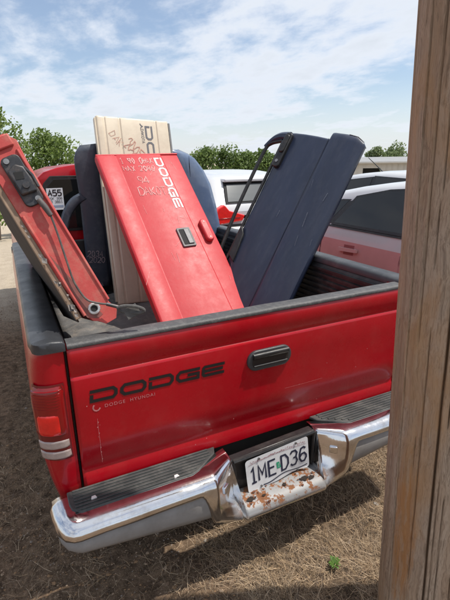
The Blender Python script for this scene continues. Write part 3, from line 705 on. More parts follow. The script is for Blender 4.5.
# cream one behind
W2, L2 = .545, 1.353
CT = loose_tailgate('loose_tailgate', (-.246, 1.573, .672), (-.316, .043, .052), W2, L2, .05, M_tan, [(.055, .006), (.165, .006), (.440, .006)],
                    'cream loose tailgate with dark vertical lettering standing behind the faded red one')
def tan_details():
    t = CT
    g = logo(.058, .105, .014, .013); obj('lettering', *to_xz(g, .352, L2-.05, -.002, ang=-math.pi/2), M_greyink, t)
    cu = strokes('DAKOTA', .020, .014, .004, .003); obj('small_lettering', *to_xz(cu, .320, L2-.075, -.002, ang=-math.pi/2), M_greyink, t)
    e = [(-.013*k+.026, .012*math.sin(k*1.3)) for k in range(5)]
    obj('emblem', *to_xz(ribbon([(0, 0), (.012, .006), (.02, .018), (.026, .006), (.036, .002)], .006), .318, L2-.035, -.002, ang=-math.pi/2), M_greyink, t)
    rn = random.Random(5)
    obj('hand_lettering', *to_xz(strokes('2009', .075, .03, .01, .005, .008, rn), .175, L2-.20, -.002, ang=-.75), M_redmk, t)
    obj('hand_lettering', *to_xz(strokes('DAK', .05, .03, .01, .004, .006, rn), .075, L2-.13, -.002, ang=-.9), M_redmk, t)
    box('side_flange', (W2, W2+.016, .006, .075, .02, L2-.01), mat('grey_edge', (.20, .20, .20), .6, var=.3), t, .004)
    box('side_flange', (-.012, .0, .010, .05, .02, L2-.01), M_tan, t, .004)
tan_details()

# ------------------------------------------------------------------ tailgate seen end-on at the left rail
def end_on_tailgate():
    o = Vector((-.623, .038, 1.100))
    el = Vector((.039, 1.0, -.30)).normalized()
    up = Vector((-.393, 0, 1.0)); up = (up-el*up.dot(el)).normalized()
    th = el.cross(up).normalized()           # towards +x side
    m = Matrix((th, el, up)).transposed()
    t = empty('loose_tailgate', o, m); tag(t, 'dusty red loose tailgate seen end-on with latch and cable, leaning over the left rail', 'tailgate', 'loose tailgates in the truck bed')
    H, T, LN = .69, .10, 1.1
    prof = [(-.004, .02), (.012, .0), (.045, .0), (.062, .03), (.050, .060), (.052, .12), (.056, H-.10), (.060, H-.03), (.040, H), (-.050, H), (-.058, H-.03), (-.048, H-.06), (-.046, .2), (-.040, .09), (-.02, .03)]
    rows = []
    for y, k in ((0, .93), (.006, .985), (.015, 1), (.4, 1), (.8, 1), (LN, 1)):
        rows.append([(.005+(x-.005)*k*(1.22 if x > 0 else 1.0), y, z) for x, z in prof])
    obj('end_panel', *grid(rows, closed_u=True, caps=True), M_redslab, t, smooth=True, angle=35)
    # inner sheet on the left, shade put into its dark colour, with tan edge
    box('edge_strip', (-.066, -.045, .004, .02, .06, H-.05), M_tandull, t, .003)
    box('inner_sheet', (-.064, -.0585, .020, LN, .05, H-.04), M_inshade, t, .002)
    # top recess lip
    box('top_lip', (-.05, .056, -.010, .004, H-.045, H-.004), M_redslab, t, .005)
    # latch assembly
    la = empty('latch', (0, 0, 0)); la.parent = t
    zc = H-.155
    obj('latch_plate', *prism(rrect(-.012, .050, zc-.085, zc+.085, .018, 4), 'y', -.010, .002), M_latch, la, bevel=.003)
    obj('latch_body', *prism([(-.008, zc-.045), (.042, zc-.05), (.048, zc-.01), (.044, zc+.035), (.022, zc+.052), (-.010, zc+.038)], 'y', -.028, -.008), M_latch, la, bevel=.006, bseg=3)
    obj('latch_slot', *prism([(.002, zc+.004), (.026, zc-.002), (.032, zc+.020), (.006, zc+.028)], 'y', -.0295, -.024), M_dark, la)
    obj('latch_roller', *merge(tubegeo([(.020, -.036, zc-.022), (.020, -.024, zc-.022)], .011, 14)), M_latch, la, smooth=True)
    for x, z in ((.006, zc+.070), (.032, zc-.070)):
        obj('bolt', *tubegeo([(x, -.016, z), (x, -.008, z)], .009, 12), M_steel, la, smooth=True)
    obj('striker_arm', *tubegeo([(.044, -.022, zc+.03), (.053, -.022, zc+.0), (.051, -.022, zc-.04)], .005, 8), M_latch, la, smooth=True)
    # cable with crimp sleeve, running down to the hinge
    a = Vector((.032, -.016, zc-.075))
    obj('cable_sleeve', *tubegeo([a, a+Vector((.004, -.004, -.03)), a+Vector((.006, -.004, -.062))], [.009, .010, .008], 10), M_cable, t, smooth=True)
    pts = [a+Vector((.006, -.004, -.06)), (.026, -.018, zc-.20), (.006, -.016, zc-.29), (-.008, -.014, zc-.36), (-.004, -.014, zc-.425), (.018, -.022, zc-.455), (.048, -.028, zc-.478)]
    pts = smooth_path(pts)
    obj('cable', *tubegeo(pts, .0036, 8), M_cable, t, smooth=True)
    obj('cable_end', *tubegeo([(.044, -.028, zc-.475), (.074, -.036, zc-.505)], .0062, 8), M_latch, t, smooth=True)
    mb = mat('dusty_bracket', (.115, .11, .105), .85, var=.4, vscale=40, bump=.3, bscale=80)
    lp = [Vector((.104, -.043, zc-.532))+Vector((.036, -.004, -.026))*math.cos(q)+Vector((.007, -.008, .010))*math.sin(q) for q in np.linspace(0, 2*math.pi, 21)]
    obj('cable_bracket', *tubegeo(lp, .0058, 8), mb, t, smooth=True)
    box('bracket_tab', (.078, .128, -.040, -.036, zc-.560, zc-.520), mb, t, .002)
    for k_, (u0, z0_, z1_) in enumerate(((.060, .07, H-.06), (-.034, .06, zc-.10))):
        obj('pressed_rim', *tubegeo([(u0-.004*q, -.001, z0_+(z1_-z0_)*q) for q in np.linspace(0, 1, 8)], .0055, 8), M_redslab, t, smooth=True)
    obj('grime_patch', *prism([(-.030, .05), (.0, .03), (.02, .035), (.0, .10), (-.012, .20), (-.032, .30), (-.040, .24), (-.040, .10)], 'y', -.0012, .003), mat('grime', (.16, .085, .07), .9, col2=(.30, .09, .08), vscale=35), t)
    # hinge ring
    cx, cz = .004, .066
    obj('hinge_ring', *tubegeo([(cx+.016*math.cos(q), -.004, cz+.016*math.sin(q)) for q in np.linspace(0, 2*math.pi, 25)], .005, 8), mat('bright_ring', (.62, .60, .58), .35, metal=.7), t, smooth=True)
    obj('hinge_hole', *tubegeo([(cx, -.003, cz), (cx, .004, cz)], .014, 16), M_dark, t)
    # torn metal along the lower left edge
    rn = random.Random(8)
    for k in range(14):
        z = rn.uniform(.06, .42); x = -.052+rn.uniform(-.008, .006); s = rn.uniform(.006, .022)
        V = [(x, -.004, z), (x-s*.6, -.012-rn.uniform(0, .01), z+s*.4), (x-s*.3, -.006, z+s*1.4), (x+s*.35, -.006, z+s*.7)]
        obj('torn_flake', V, [(0, 1, 2, 3)], mat('torn_metal', (.30, .27, .25), .6, var=.7, vscale=60), t, solid=.001)
end_on_tailgate()

# ------------------------------------------------------------------ navy fender, blue hood, navy door
def fender():
    t = empty('fender', (-.385, 2.052, .715), Matrix.Rotation(R(3), 3, 'X')); tag(t, 'navy blue fender panel standing upright beside the cream tailgate', 'fender')
    # outline in u,z ; cross-section bends back at the right edge
    rows = []
    for k in range(25):
        z = 1.035*k/24
        # left boundary
        l = .018 if z < .70 else (.018-.012*math.sin((z-.70)/.25*math.pi/2) if z < .955 else .006+.05*((z-.955)/.08)**1.6)
        if z < .07: l = .018+.05*(1-z/.07)**1.5
        zz = z + (.0 if z < .9 else .0)
        r = .178
        row = []
        for u, y in ((l, .020), (l+.004, .006), (l+.015, .0), (l+.06, -.008), (r-.05, -.010), (r-.012, -.006), (r-.002, .004), (r+.012, .05), (r+.03, .16)):
            row.append((u, y*.35 if u > r else y*.6, zz+.02*(u/.18)*(1 if z > .98 else z*.3)-(.03*(u/.18) if z < .1 else 0)))
        rows.append(row)
    obj('outer_skin', *grid(rows), M_slate, t, smooth=True, angle=50, solid=.0025)
    V, F = grid([[(.180, -.0075, z), (.196, -.010, z), (.256, .0, z)] for z in np.linspace(-.015, 1.05, 10)])
    obj('side_flange', V, F, M_navydk, t, smooth=True, solid=.002)
    # wheel-arch strip to the left
    pts = smooth_path([(.045, .0, .685), (-.02, 0, .65), (-.075, 0, .58), (-.11, 0, .495), (-.14, 0, .385)], 3); pts = [(p.x, p.z) for p in pts]
    rows = [[(x-.026, .004, z+.026), (x-.016, -.008, z+.015), (x+.016, -.008, z-.015), (x+.026, .004, z-.026)] for x, z in pts]
    obj('arch_strip', *grid(rows), M_slate, t, smooth=True, solid=.002)
    rn = random.Random(11)
    for tx, z, u in (('2034', .235, .030), ('2020', .185, .040)):
        obj('hand_lettering', *to_xz(strokes(tx, .042, .022, .009, .004, .002, rn), u, z, -.0095, ang=-.12), M_bluemk, t)
fender()
def hood():
    t = empty('hood', (.33, 2.045, .78), Matrix.Rotation(R(3), 3, 'X')); tag(t, 'blue hood panel with rounded edge reflecting the sky, right of the cream tailgate', 'hood')
    rows = []
    for k in range(29):
        s = k/28; z = .945*s
        r = float(np.interp(.78+z, [.78, .93, 1.11, 1.28, 1.446, 1.57, 1.66, 1.70, 1.725], [.50, .485, .458, .42, .372, .305, .228, .16, .09]))
        row = []
        for j in range(13):
            q = j/12; u = q*r
            row.append((u, -.02+.05*q**3+.004*s, z))
        rows.append(row)
    obj('outer_skin', *grid(rows), M_blue, t, smooth=True, angle=180, solid=.004)
    obj('crease', *tubegeo([(.155, -.034, .90), (.158, -.034, .82), (.165, -.033, .74)], [.001, .004, .001], 6), M_navydk, t, smooth=True)
    rows = [[(p[-1][0]+.0, p[-1][1]+.001, p[-1][2]), (p[-1][0]+.006, p[-1][1]+.02, p[-1][2]+.002)] for p in rows]
    obj('rolled_edge', *grid(rows), M_navydk, t, smooth=True, solid=.002)
hood()
def door():
    # right edge bottom O, a = long axis, b = towards the window
    O = Vector((.455, .625, .655)); TRc = Vector((1.185, .64, 1.712)); a = (TRc-O)
    LEN = a.length; a.normalize()
    b = Vector((-.28, .54, .03)); b = (b-a*b.dot(a)*.45).normalized()
    n = a.cross(b).normalized()
    if n.x > 0: n = -n
    m = Matrix((b, -n, a)).transposed()     # local x = towards window, local -y = outside, z = along
    t = empty('car_door', O, m); tag(t, 'dark navy car door with black window frame leaning out over the right rail', 'car door')
    # skin: lower flared band (u 0..0.26), crease, then main panel to the belt at .56
    def skin(z):
        k = z/LEN
        top = .035*(1 if k > .97 else 0)
        return [(.0, .030), (.004, .010), (.012, .0), (.06, -.010), (.13, -.014), (.215, -.010), (.232, -.004), (.240, .008), (.252, .012), (.33, .006), (.42, .006), (.50, .014), (.555, .028), (.565, .038)]
    rows = []
    zs = list(np.linspace(0, LEN-.05, 22))+[LEN-.03, LEN-.012, LEN]
    for z in zs:
        row = []
        for u, y in skin(z):
            zz = z
            if z > LEN-.06:   # rounded and stepped top edge
                q = (z-(LEN-.06))/.06
                zz = z+(.0 if u < .235 else -.035*q)-(.045*q*max(0, 1-u/.07)**2)
            row.append((u, y+.004*fn(u*5, z*3, 3)+(.010*max(0, (z-LEN+.02)/.02)), zz))
        rows.append(row)
    obj('outer_skin', *grid(rows), M_navy, t, smooth=True, angle=30, solid=.003)
    obj('inner_panel', *prism([(.02, .03), (.55, .045), (.55, .07), (.03, .075)], 'z', .02, LEN-.06), M_navydk, t, bevel=.008)
    # hem along the top edge, bare metal wear
    obj('worn_edge', *tubegeo([(.012, .004, LEN-.028), (.06, -.004, LEN-.004), (.12, -.006, LEN+.001)], .0018, 6), mat('worn_metal', (.36, .35, .33), .5, var=.5, vscale=50), t, smooth=True)
    # moulding groove
    obj('groove', *tubegeo([(.246, .006, .0), (.246, .006, LEN-.04)], .0016, 6), M_navydk, t, smooth=True)
    # belt moulding and window frame
    obj('belt_moulding', *tubegeo([(.575, .03, .05), (.572, .028, .5), (.570, .028, LEN-.10)], .011, 8), M_black, t, smooth=True)
    fr = smooth_path([(.575, .03, LEN-.10), (.62, .040, LEN-.108), (.672, .052, LEN-.125), (.700, .060, LEN-.165), (.708, .064, LEN-.35), (.700, .062, LEN-.65), (.67, .055, LEN-.95)], 4)
    obj('window_frame', *tubegeo(fr, .013, 8), M_black, t, smooth=True)
    fr2 = smooth_path([(.53, .03, LEN-.066), (.60, .036, LEN-.070), (.66, .050, LEN-.092), (.712, .064, LEN-.150)], 4)
    obj('frame_panel', *tubegeo(fr2, [.034-.018*i/(len(fr2)-1) for i in range(len(fr2))], 8), M_navy, t, smooth=True)
    # handle
    h = obj('handle', *prism(rrect(.495, .548, LEN-.30, LEN-.055, .020, 5), 'y', -.014, .028), M_black, t, bevel=.008, bseg=3)
    obj('grip', *prism(rrect(.503, .540, LEN-.20, LEN-.075, .016, 5), 'y', -.026, -.010), M_black, h, bevel=.006, bseg=2)
    obj('key_lock', *tubegeo([(.522, -.018, LEN-.26), (.522, -.010, LEN-.26)], .011, 12), M_steel, h, smooth=True)
    rn = random.Random(31)
    for k in range(7):
        u = rn.uniform(.03, .50); ln = rn.uniform(.03, .14); z = rn.uniform(.25, LEN-.20-ln); dx = rn.uniform(-.01, .01)
        P = [(u+dx*q+.002*fn(u*30, q*4, k), z+ln*q) for q in np.linspace(0, 1, 6)]
        yy = lambda a: float(np.interp(a, [.012, .06, .13, .215, .232, .24, .252, .33, .42, .50, .555], [.0, -.010, -.014, -.010, -.004, .008, .012, .006, .006, .014, .028]))
        v, f_ = ribbon(P, rn.uniform(.0012, .0028)); obj('scratch', [(p[0], yy(p[0])-.0085, p[1]) for p in v], f_, M_scr, t)
    obj('mirror_base', *prism([(.50, .30), (.56, .34), (.56, .55), (.52, .50)], 'y', .0, .02), M_black, t, bevel=.006)
door()

def tarp():
    xs = np.linspace(-.66, .70, 46); ys = np.linspace(.35, 1.95, 46); rows = []
    for y in ys:
        row = []
        for x in xs:
            e = min(1, (x+.68)/.1, (.72-x)/.1, (y-.30)/.2, (1.98-y)/.1)
            row.append((x, y, .632+e*(.02+.035*max(0, fn(x*3, y*3, 6)+.15)+.018*abs(fn(x*9, y*8, 2))+.008*fn(x*22, y*22, 3))))
        rows.append(row)
    o = obj('tarp', *grid(rows), M_tarp, smooth=True, angle=180, solid=.004)
    tag(o, 'crumpled dusty grey tarp lying on the truck bed floor', 'tarp')
tarp()

# ------------------------------------------------------------------ parked cars
def make_car(name, loc, heading, label, upper, lower, roofline, width=.91, belt=1.03, hatch=True, group='white cars parked beyond the truck', windows=(), split=.92, extra=None):
    """local: x across, y along with the REAR at y=0 and the nose at y=4.3"""
    t = empty(name, loc, Matrix.Rotation(heading, 3, 'Z')); tag(t, label, 'car', group)
    def rz(y):
        for (a, b), (c, d) in zip(roofline, roofline[1:]):
            if y <= c: return b+(d-b)*(y-a)/(c-a)
        return roofline[-1][1]
    def wk(y):
        return 1-.10*max(0, 1-y/.45)**2-.12*max(0, (y-3.6)/.7)**2
    ys = sorted(set([0, .03, .08, .15, .22, .3, .4, .5, .6, .75, .95, 1.2, 1.5, 1.8, 2.1, 2.4, 2.7, 2.9, 3.1, 3.3, 3.5, 3.8, 4.05, 4.2, 4.28, 4.3]))
    def side_x(y, z):
        zt = rz(y); w = width*wk(y); b = min(belt, zt-.03)
        if z <= b:
            for (a, c), (d, e) in zip(LOW, LOW[1:]):
                if z <= d: return w*(c+(e-c)*(z-a)/(d-a))
            return w*LOW[-1][1]
        return w*(.955-.17*(z-b)/.42)
    LOW = [(.22, .90), (.30, .95), (.45, .985), (.62, 1.0), (.80, .995), (.90, .985), (.97, .972), (1.03, .955)]
    low_rows, up_rows, top_rows = [], [], []
    for y in ys:
        zt = rz(y); b = min(belt, zt-.03)
        zl = [.22, .30, .42, .55, .68, .80, split if split < b else b-.02]
        low_rows.append([(side_x(y, z), y, z) for z in zl])
        h = max(.02, zt-.07-b) if zt-.07 > b else .01
        zu = [zl[-1], (zl[-1]+b)/2, b-.004, b]+[b+h*q for q in (.25, .5, .75, 1)]
        r = [(side_x(y, z), y, z) for z in zu]
        xe = r[-1][0]; ze = r[-1][2]
        r += [(xe*.93, y, ze+(zt-ze)*.55), (xe*.82, y, ze+(zt-ze)*.8), (xe*.5, y, ze+(zt-ze)*.97), (0, y, zt)]
        up_rows.append(r)
    def mir(rows): return [[(-p[0], p[1], p[2]) for p in r] for r in rows]
    full = [r+[(-p[0], p[1], p[2]) for p in r[::-1][1:]] for r in up_rows]
    obj('upper_body', *grid(full, caps=True), upper, t, smooth=True, angle=40)
    obj('lower_body', *merge(grid(low_rows), grid(mir(low_rows)), prism([(low_rows[0][0][0], .22), (low_rows[0][-1][0], split), (-low_rows[0][-1][0], split), (-low_rows[0][0][0], .22)], 'y', .0, .004), prism([(low_rows[-1][0][0], .22), (low_rows[-1][-1][0], .9), (-low_rows[-1][-1][0], .9), (-low_rows[-1][0][0], .22)], 'y', 4.296, 4.30)), lower, t, smooth=True, angle=40)
    def patch(name, poly, off, m, s, par=t, th=.012):
        P = []
        for i in range(len(poly)):
            (a, b), (c, d) = poly[i], poly[(i+1) % len(poly)]
            for k in range(4): P.append((a+(c-a)*k/4, b+(d-b)*k/4))
        V = [(s*(side_x(y, z)+off), y, z) for y, z in P]+[(s*(side_x(y, z)+off-th), y, z) for y, z in P]; n = len(P)
        F = [tuple(range(n)), tuple(range(n, 2*n))]+[(i, (i+1) % n, n+(i+1) % n, n+i) for i in range(n)]
        return obj(name, V, F, m, par)
    for s in (-1, 1):
        for poly in windows:
            cx = sum(p[0] for p in poly)/len(poly); cz = sum(p[1] for p in poly)/len(poly)
            big = [(cx+(y-cx)*1.06+(.012 if y > cx else -.012), cz+(z-cz)*1.06+(.012 if z > cz else -.012)) for y, z in poly]
            f = patch('window', big, .004, M_black, s); patch('pane', poly, .008, M_glass, s, f)
    for x in (-.76, .76):
        for y in (.75, 3.4):
            prof = [(-.09, .18), (-.10, .26), (-.08, .31), (0, .32), (.08, .31), (.10, .26), (.09, .18)]
            w = empty('wheel'); w.parent = t
            rows = [[(x+a, y+r*math.cos(q), .32+r*math.sin(q)) for a, r in prof] for q in np.linspace(0, 2*math.pi, 25)[:-1]]
            obj('tyre', *grid(rows, closed_v=True), M_tyre, w, smooth=True)
            s = 1 if x > 0 else -1
            obj('rim', *grid([[(x+s*a, y+r*math.cos(q), .32+r*math.sin(q)) for a, r in ((.05, 0), (.06, .08), (.05, .15), (.09, .19))] for q in np.linspace(0, 2*math.pi, 25)[:-1]], closed_v=True), M_rim, w, smooth=True)
    if extra: extra(t, patch, side_x, rz)
    return t
# crossover beside the truck, nose towards the viewer (rear at +y)
cross_roof = [(0, .98), (.10, 1.08), (.35, 1.20), (.75, 1.33), (1.1, 1.405), (1.6, 1.475), (2.2, 1.51), (2.7, 1.48), (3.05, 1.32), (3.35, 1.10), (3.8, 1.02), (4.2, .88), (4.3, .7)]
def cross_extra(t, patch, sx, rz):
    # heading is 180 deg so the truck side is local +x
    for s in (1,):
        h = patch('door_handle', [(1.215, .828), (1.46, .842), (1.46, .872), (1.215, .862)], .032, mat('handle_red_reflection', (.60, .33, .32), .35, coat=.5), s, th=.02)  # handle colour carries the same red truck reflection
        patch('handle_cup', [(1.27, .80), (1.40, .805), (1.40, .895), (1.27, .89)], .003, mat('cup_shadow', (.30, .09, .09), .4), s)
        # door seams as narrow dark strips
        patch('door_seam', [(.925, .93), (.935, .93), (.955, 1.05), (.945, 1.05)], .0025, M_dark, s)
        patch('door_seam', [(.895, .45), (.905, .45), (.935, .93), (.925, .93)], .0025, M_dark, s)
        patch('door_seam', [(1.93, .35), (1.94, .35), (1.94, 1.0), (1.93, 1.0)], .0025, M_dark, s)
        patch('belt_trim', [(.60, 1.030), (2.85, 1.030), (2.85, 1.045), (.60, 1.045)], .010, M_black, s)
        patch('pillar_trim', [(.965, 1.058), (1.075, 1.058), (1.275, 1.300), (1.15, 1.268)], .0065, M_black, s)
        patch('window_seal', [(1.05, 1.050), (1.95, 1.050), (1.95, 1.072), (1.05, 1.072)], .012, M_black, s)
        patch('sill_moulding', [(.95, .52), (2.9, .52), (2.9, .57), (.95, .57)], .012, M_greypl, s)
        patch('tail_lamp', [(.02, .80), (.30, .86), (.30, .95), (.02, .97)], .006, M_lens, s)
make_car('parked_car', (2.83, 3.02, gz(2.8, 1)), math.pi, 'white crossover parked alongside the truck, red truck reflection put into its lower body colour', M_white, M_redrefl, cross_roof, belt=1.03,
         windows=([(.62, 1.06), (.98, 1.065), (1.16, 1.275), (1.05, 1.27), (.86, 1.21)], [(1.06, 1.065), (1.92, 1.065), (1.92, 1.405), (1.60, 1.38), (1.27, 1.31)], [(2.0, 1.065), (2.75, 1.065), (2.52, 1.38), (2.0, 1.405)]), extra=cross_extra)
# white hatchback further on, its rear towards the viewer
hatch_roof = [(0, .86), (.03, .97), (.10, 1.06), (.30, 1.30), (.42, 1.405), (.6, 1.44), (1.2, 1.49), (1.8, 1.50), (2.3, 1.47), (2.9, 1.25), (3.3, 1.05), (3.8, .98), (4.2, .84), (4.3, .7)]
def hatch_extra(t, patch, sx, rz):
    def rear(name, poly, off, m, par=t):
        # a patch on the sloping rear surface: poly in (x,z)
        def yz(z):
            for (a, b), (c, d) in zip(hatch_roof, hatch_roof[1:]):
                if z <= d: return a+(c-a)*max(0, (z-b))/(d-b)
            return .5
        P = []
        for i in range(len(poly)):
            (a, b), (c, d) = poly[i], poly[(i+1) % len(poly)]
            for k in range(4): P.append((a+(c-a)*k/4, b+(d-b)*k/4))
        V = [(x, yz(z)-off+.05*(x/.8)**2*0, z+off*.6) for x, z in P]+[(x, yz(z)-off+.05, z-.01) for x, z in P]; n = len(P)
        F = [tuple(range(n)), tuple(range(n, 2*n))]+[(i, (i+1) % n, n+(i+1) % n, n+i) for i in range(n)]
        return obj(name, V, F, m, par)
    w = rear('rear_window', [(-.63, 1.03), (.63, 1.03), (.55, 1.33), (-.55, 1.33)], .012, M_dark)
    rear('pane', [(-.59, 1.05), (.59, 1.05), (.52, 1.29), (-.52, 1.29)], .018, mat('grey_glass', (.10, .108, .11), .12, coat=.2), w)
    box('spoiler', (-.56, .56, .25, .46, 1.335, 1.385), M_white, t, .015)
    box('wiper', (-.05, .30, .02, .04, 1.06, 1.072), M_black, t, .003)
    for s in (-1, 1):
        P = [(s*.86, .74), (s*.40, .78), (s*.36, .86), (s*.62, .94), (s*.70, 1.03), (s*.80, .98), (s*.87, .88)]
        V, F = prism(P, 'y', -.03, .14)
        l = obj('tail_lamp', V, F, M_lensb, t, bevel=.012, bseg=2)
        box('lamp_divider', (min(s*.44, s*.84), max(s*.44, s*.84), -.034, -.02, .822, .838), M_lens, l, .003)
    box('rear_bumper', (-.80, .80, -.10, .2, .34, .70), M_white, t, .05, 3)
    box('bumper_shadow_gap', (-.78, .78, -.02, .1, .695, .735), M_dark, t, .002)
    box('plate', (-.16, .16, -.03, -.0, .74, .86), M_plate, t, .003)
make_car('parked_car', (2.72, 4.5, gz(2.7, 6)), 0.0, 'white hatchback with red tail lamps and dark rear window, ahead of the crossover', M_white, M_white, hatch_roof,
         windows=([(.62, 1.07), (1.3, 1.06), (1.3, 1.38), (.85, 1.33)], [(1.38, 1.06), (2.5, 1.06), (2.15, 1.36), (1.38, 1.38)]), extra=hatch_extra)
# third white car behind the crossover, only its roof shows
third_roof = [(0, .95), (.15, 1.08), (.55, 1.30), (1.0, 1.42), (1.6, 1.47), (2.2, 1.46), (2.6, 1.38), (3.1, 1.12), (3.4, 1.02), (3.9, .95), (4.2, .85), (4.3, .7)]
def third_extra(t, patch, sx, rz):
    obj('antenna', *tubegeo([(.45, 1.42, 1.43), (.45, 1.22, 1.56), (.45, 1.06, 1.66)], [.009, .007, .005], 8), M_black, t, smooth=True)
make_car('parked_car', (5.0, 5.35, gz(5, 3.5)), math.pi, 'white car with slanted roof antenna parked between the crossover and the shed', M_white, M_white, third_roof,
         windows=([(.62, 1.06), (1.5, 1.06), (1.5, 1.36), (.95, 1.30)], [(1.58, 1.06), (2.75, 1.06), (2.4, 1.34), (1.58, 1.37)]), extra=third_extra)

# ------------------------------------------------------------------ shed and trees beyond the lot
def az(px, dist):
    """ground position in the direction of a photo column, at a chosen distance from the camera"""
    a = .4529+math.atan((px-225)/438.4*math.cos(.307)); return (-.863+dist*math.sin(a), -1.417+dist*math.cos(a))
def shed():
    cx, cy = az(395, 34); z0 = gz(cx, cy)-.1
    t = empty('shed', (cx, cy, z0), Matrix.Rotation(R(-38), 3, 'Z')); tag(t, 'long pale metal shed with low roof and dark open bay', 'shed')
    H = 1.36-z0
    bay = [(-1.9, -.9), (4.0, 5.2)]
    xs = [-5.2, -3.2, -2.0, 4.0, 5.2, 12.0]
    box('wall', (-5.2, -1.95, 0, .15, 0, H), M_shed, t, .01); box('wall', (-.75, 9, 0, .15, 0, H), M_shed, t, .01)
    box('lintel', (-1.95, -.75, .0, .15, H-.35, H), M_shed, t, .0); box('sill_wall', (-1.95, -.75, .0, .15, 0, H-1.2), M_shed, t, 0)
    box('bay_interior', (-1.95, -.75, .6, .7, 0, H), M_dark, t, 0)
    box('end_wall', (-5.2, -5.05, .15, 6, 0, H), M_shed, t, 0)
    for k in range(36):
        x = -5.05+.39*k
        if -2.1 < x < -.65: continue
        box('wall_rib', (x-.02, x+.02, -.03, .002, 0, H-.02), M_shed, t, 0)
    obj('roof', *prism([(-.35, H-.02), (-.35, H+.10), (6.3, H+.42), (6.3, H+.30)], 'x', -5.5, 9.3), M_shedroof, t, bevel=.02)
    box('gutter', (-5.5, 9.3, -.47, -.355, H-.03, H+.07), M_shed, t, .02)
shed()
def tree(px, dist, h, w, seed, label, shade, name='tree', leaf=.24, n=2600, base=.12):
    rn = random.Random(seed); x, y = az(px, dist); z0 = gz(x, y)-.05
    t = empty(name, (x, y, z0)); tag(t, label, 'tree', 'trees beyond the lot')
    g = [tubegeo([(0, 0, 0), (.05*w, .02*w, h*.25), (-.02*w, .04*w, h*.55), (.03*w, 0, h*.85)], [.05*w, .04*w, .025*w, .008*w], 8)]
    cl = []
    for k in range(26):
        a = rn.uniform(0, 2*math.pi); v = rn.uniform(base, 1)**.8; rr = w*.5*math.sin(min(1, (1-v)*1.25+.14)*math.pi*.52)*rn.uniform(.35, 1)
        c = Vector((rr*math.cos(a), rr*math.sin(a), h*(base*.5+v*(1-base*.5)*.93))); cl.append((c, w*rn.uniform(.12, .24)))
        if k % 2 == 0: g.append(tubegeo([(0, 0, c.z*.55), (c.x*.5, c.y*.5, c.z*.75), tuple(c)], [.014*w, .009*w, .003*w], 5))
    obj('trunk', *merge(*g), M_bark, t, smooth=True)
    V, F = [], []
    for k in range(n):
        c, r = rn.choice(cl); d = Vector((rn.gauss(0, 1), rn.gauss(0, 1), rn.gauss(0, .8))).normalized()*r*rn.uniform(.3, 1.12)**.6
        p = c+d; s = leaf*rn.uniform(.5, 1.15)
        q = Vector((rn.gauss(0, 1), rn.gauss(0, 1), rn.gauss(.3, 1))).normalized(); u = q.orthogonal().normalized()*s; v = q.cross(u).normalized()*s*.55
        i = len(V); V += [p-u, p-v*.9+u*.1, p+u, p+v+u*.1]; F.append((i, i+1, i+2, i+3))
    cols = [((.09, .15, .03), (.25, .33, .09)), ((.085, .14, .035), (.22, .30, .09)), ((.13, .18, .07), (.26, .32, .16))][shade]
    me = bpy.data.meshes.new('crown'); me.from_pydata([tuple(v) for v in V], [], F); me.materials.append(leaf_mat('leaf_%d' % shade, *cols))
    o = bpy.data.objects.new('crown', me); COL.objects.link(o); o.parent = t
for a in ((-14, 17, 4.8, 2.7, 1, 'bright green tree beside the gravel lot, left of the truck cab', 0, 'tree', .075, 9500),
          (54, 19, 3.8, 3.0, 2, 'broad bushy tree directly behind the red truck cab', 0, 'tree', .075, 11000),
          (206, 44, 5.0, 4.0, 3, 'dark rounded tree behind the hatchback, nearest the cream tailgate', 1, 'tree', .17, 5000),
          (228, 45, 5.1, 4.2, 4, 'dark leafy tree in the middle of the row behind the hatchback', 1, 'tree', .17, 5000),
          (248, 46, 4.7, 3.6, 5, 'lower dark tree in the row behind the hatchback, beside the navy door frame', 1, 'tree', .17, 4500),
          (268, 44, 4.9, 3.6, 6, 'dark leafy tree partly hidden by the navy door', 1, 'tree', .17, 4500),
          (378, 55, 5.4, 3.9, 7, 'pale green tree rising behind the shed roof', 2, 'tree', .18, 4500),
          (400, 58, 5.9, 4.8, 8, 'pale tree behind the shed next to the wooden pole', 2, 'tree', .18, 4500)):
    tree(*a)

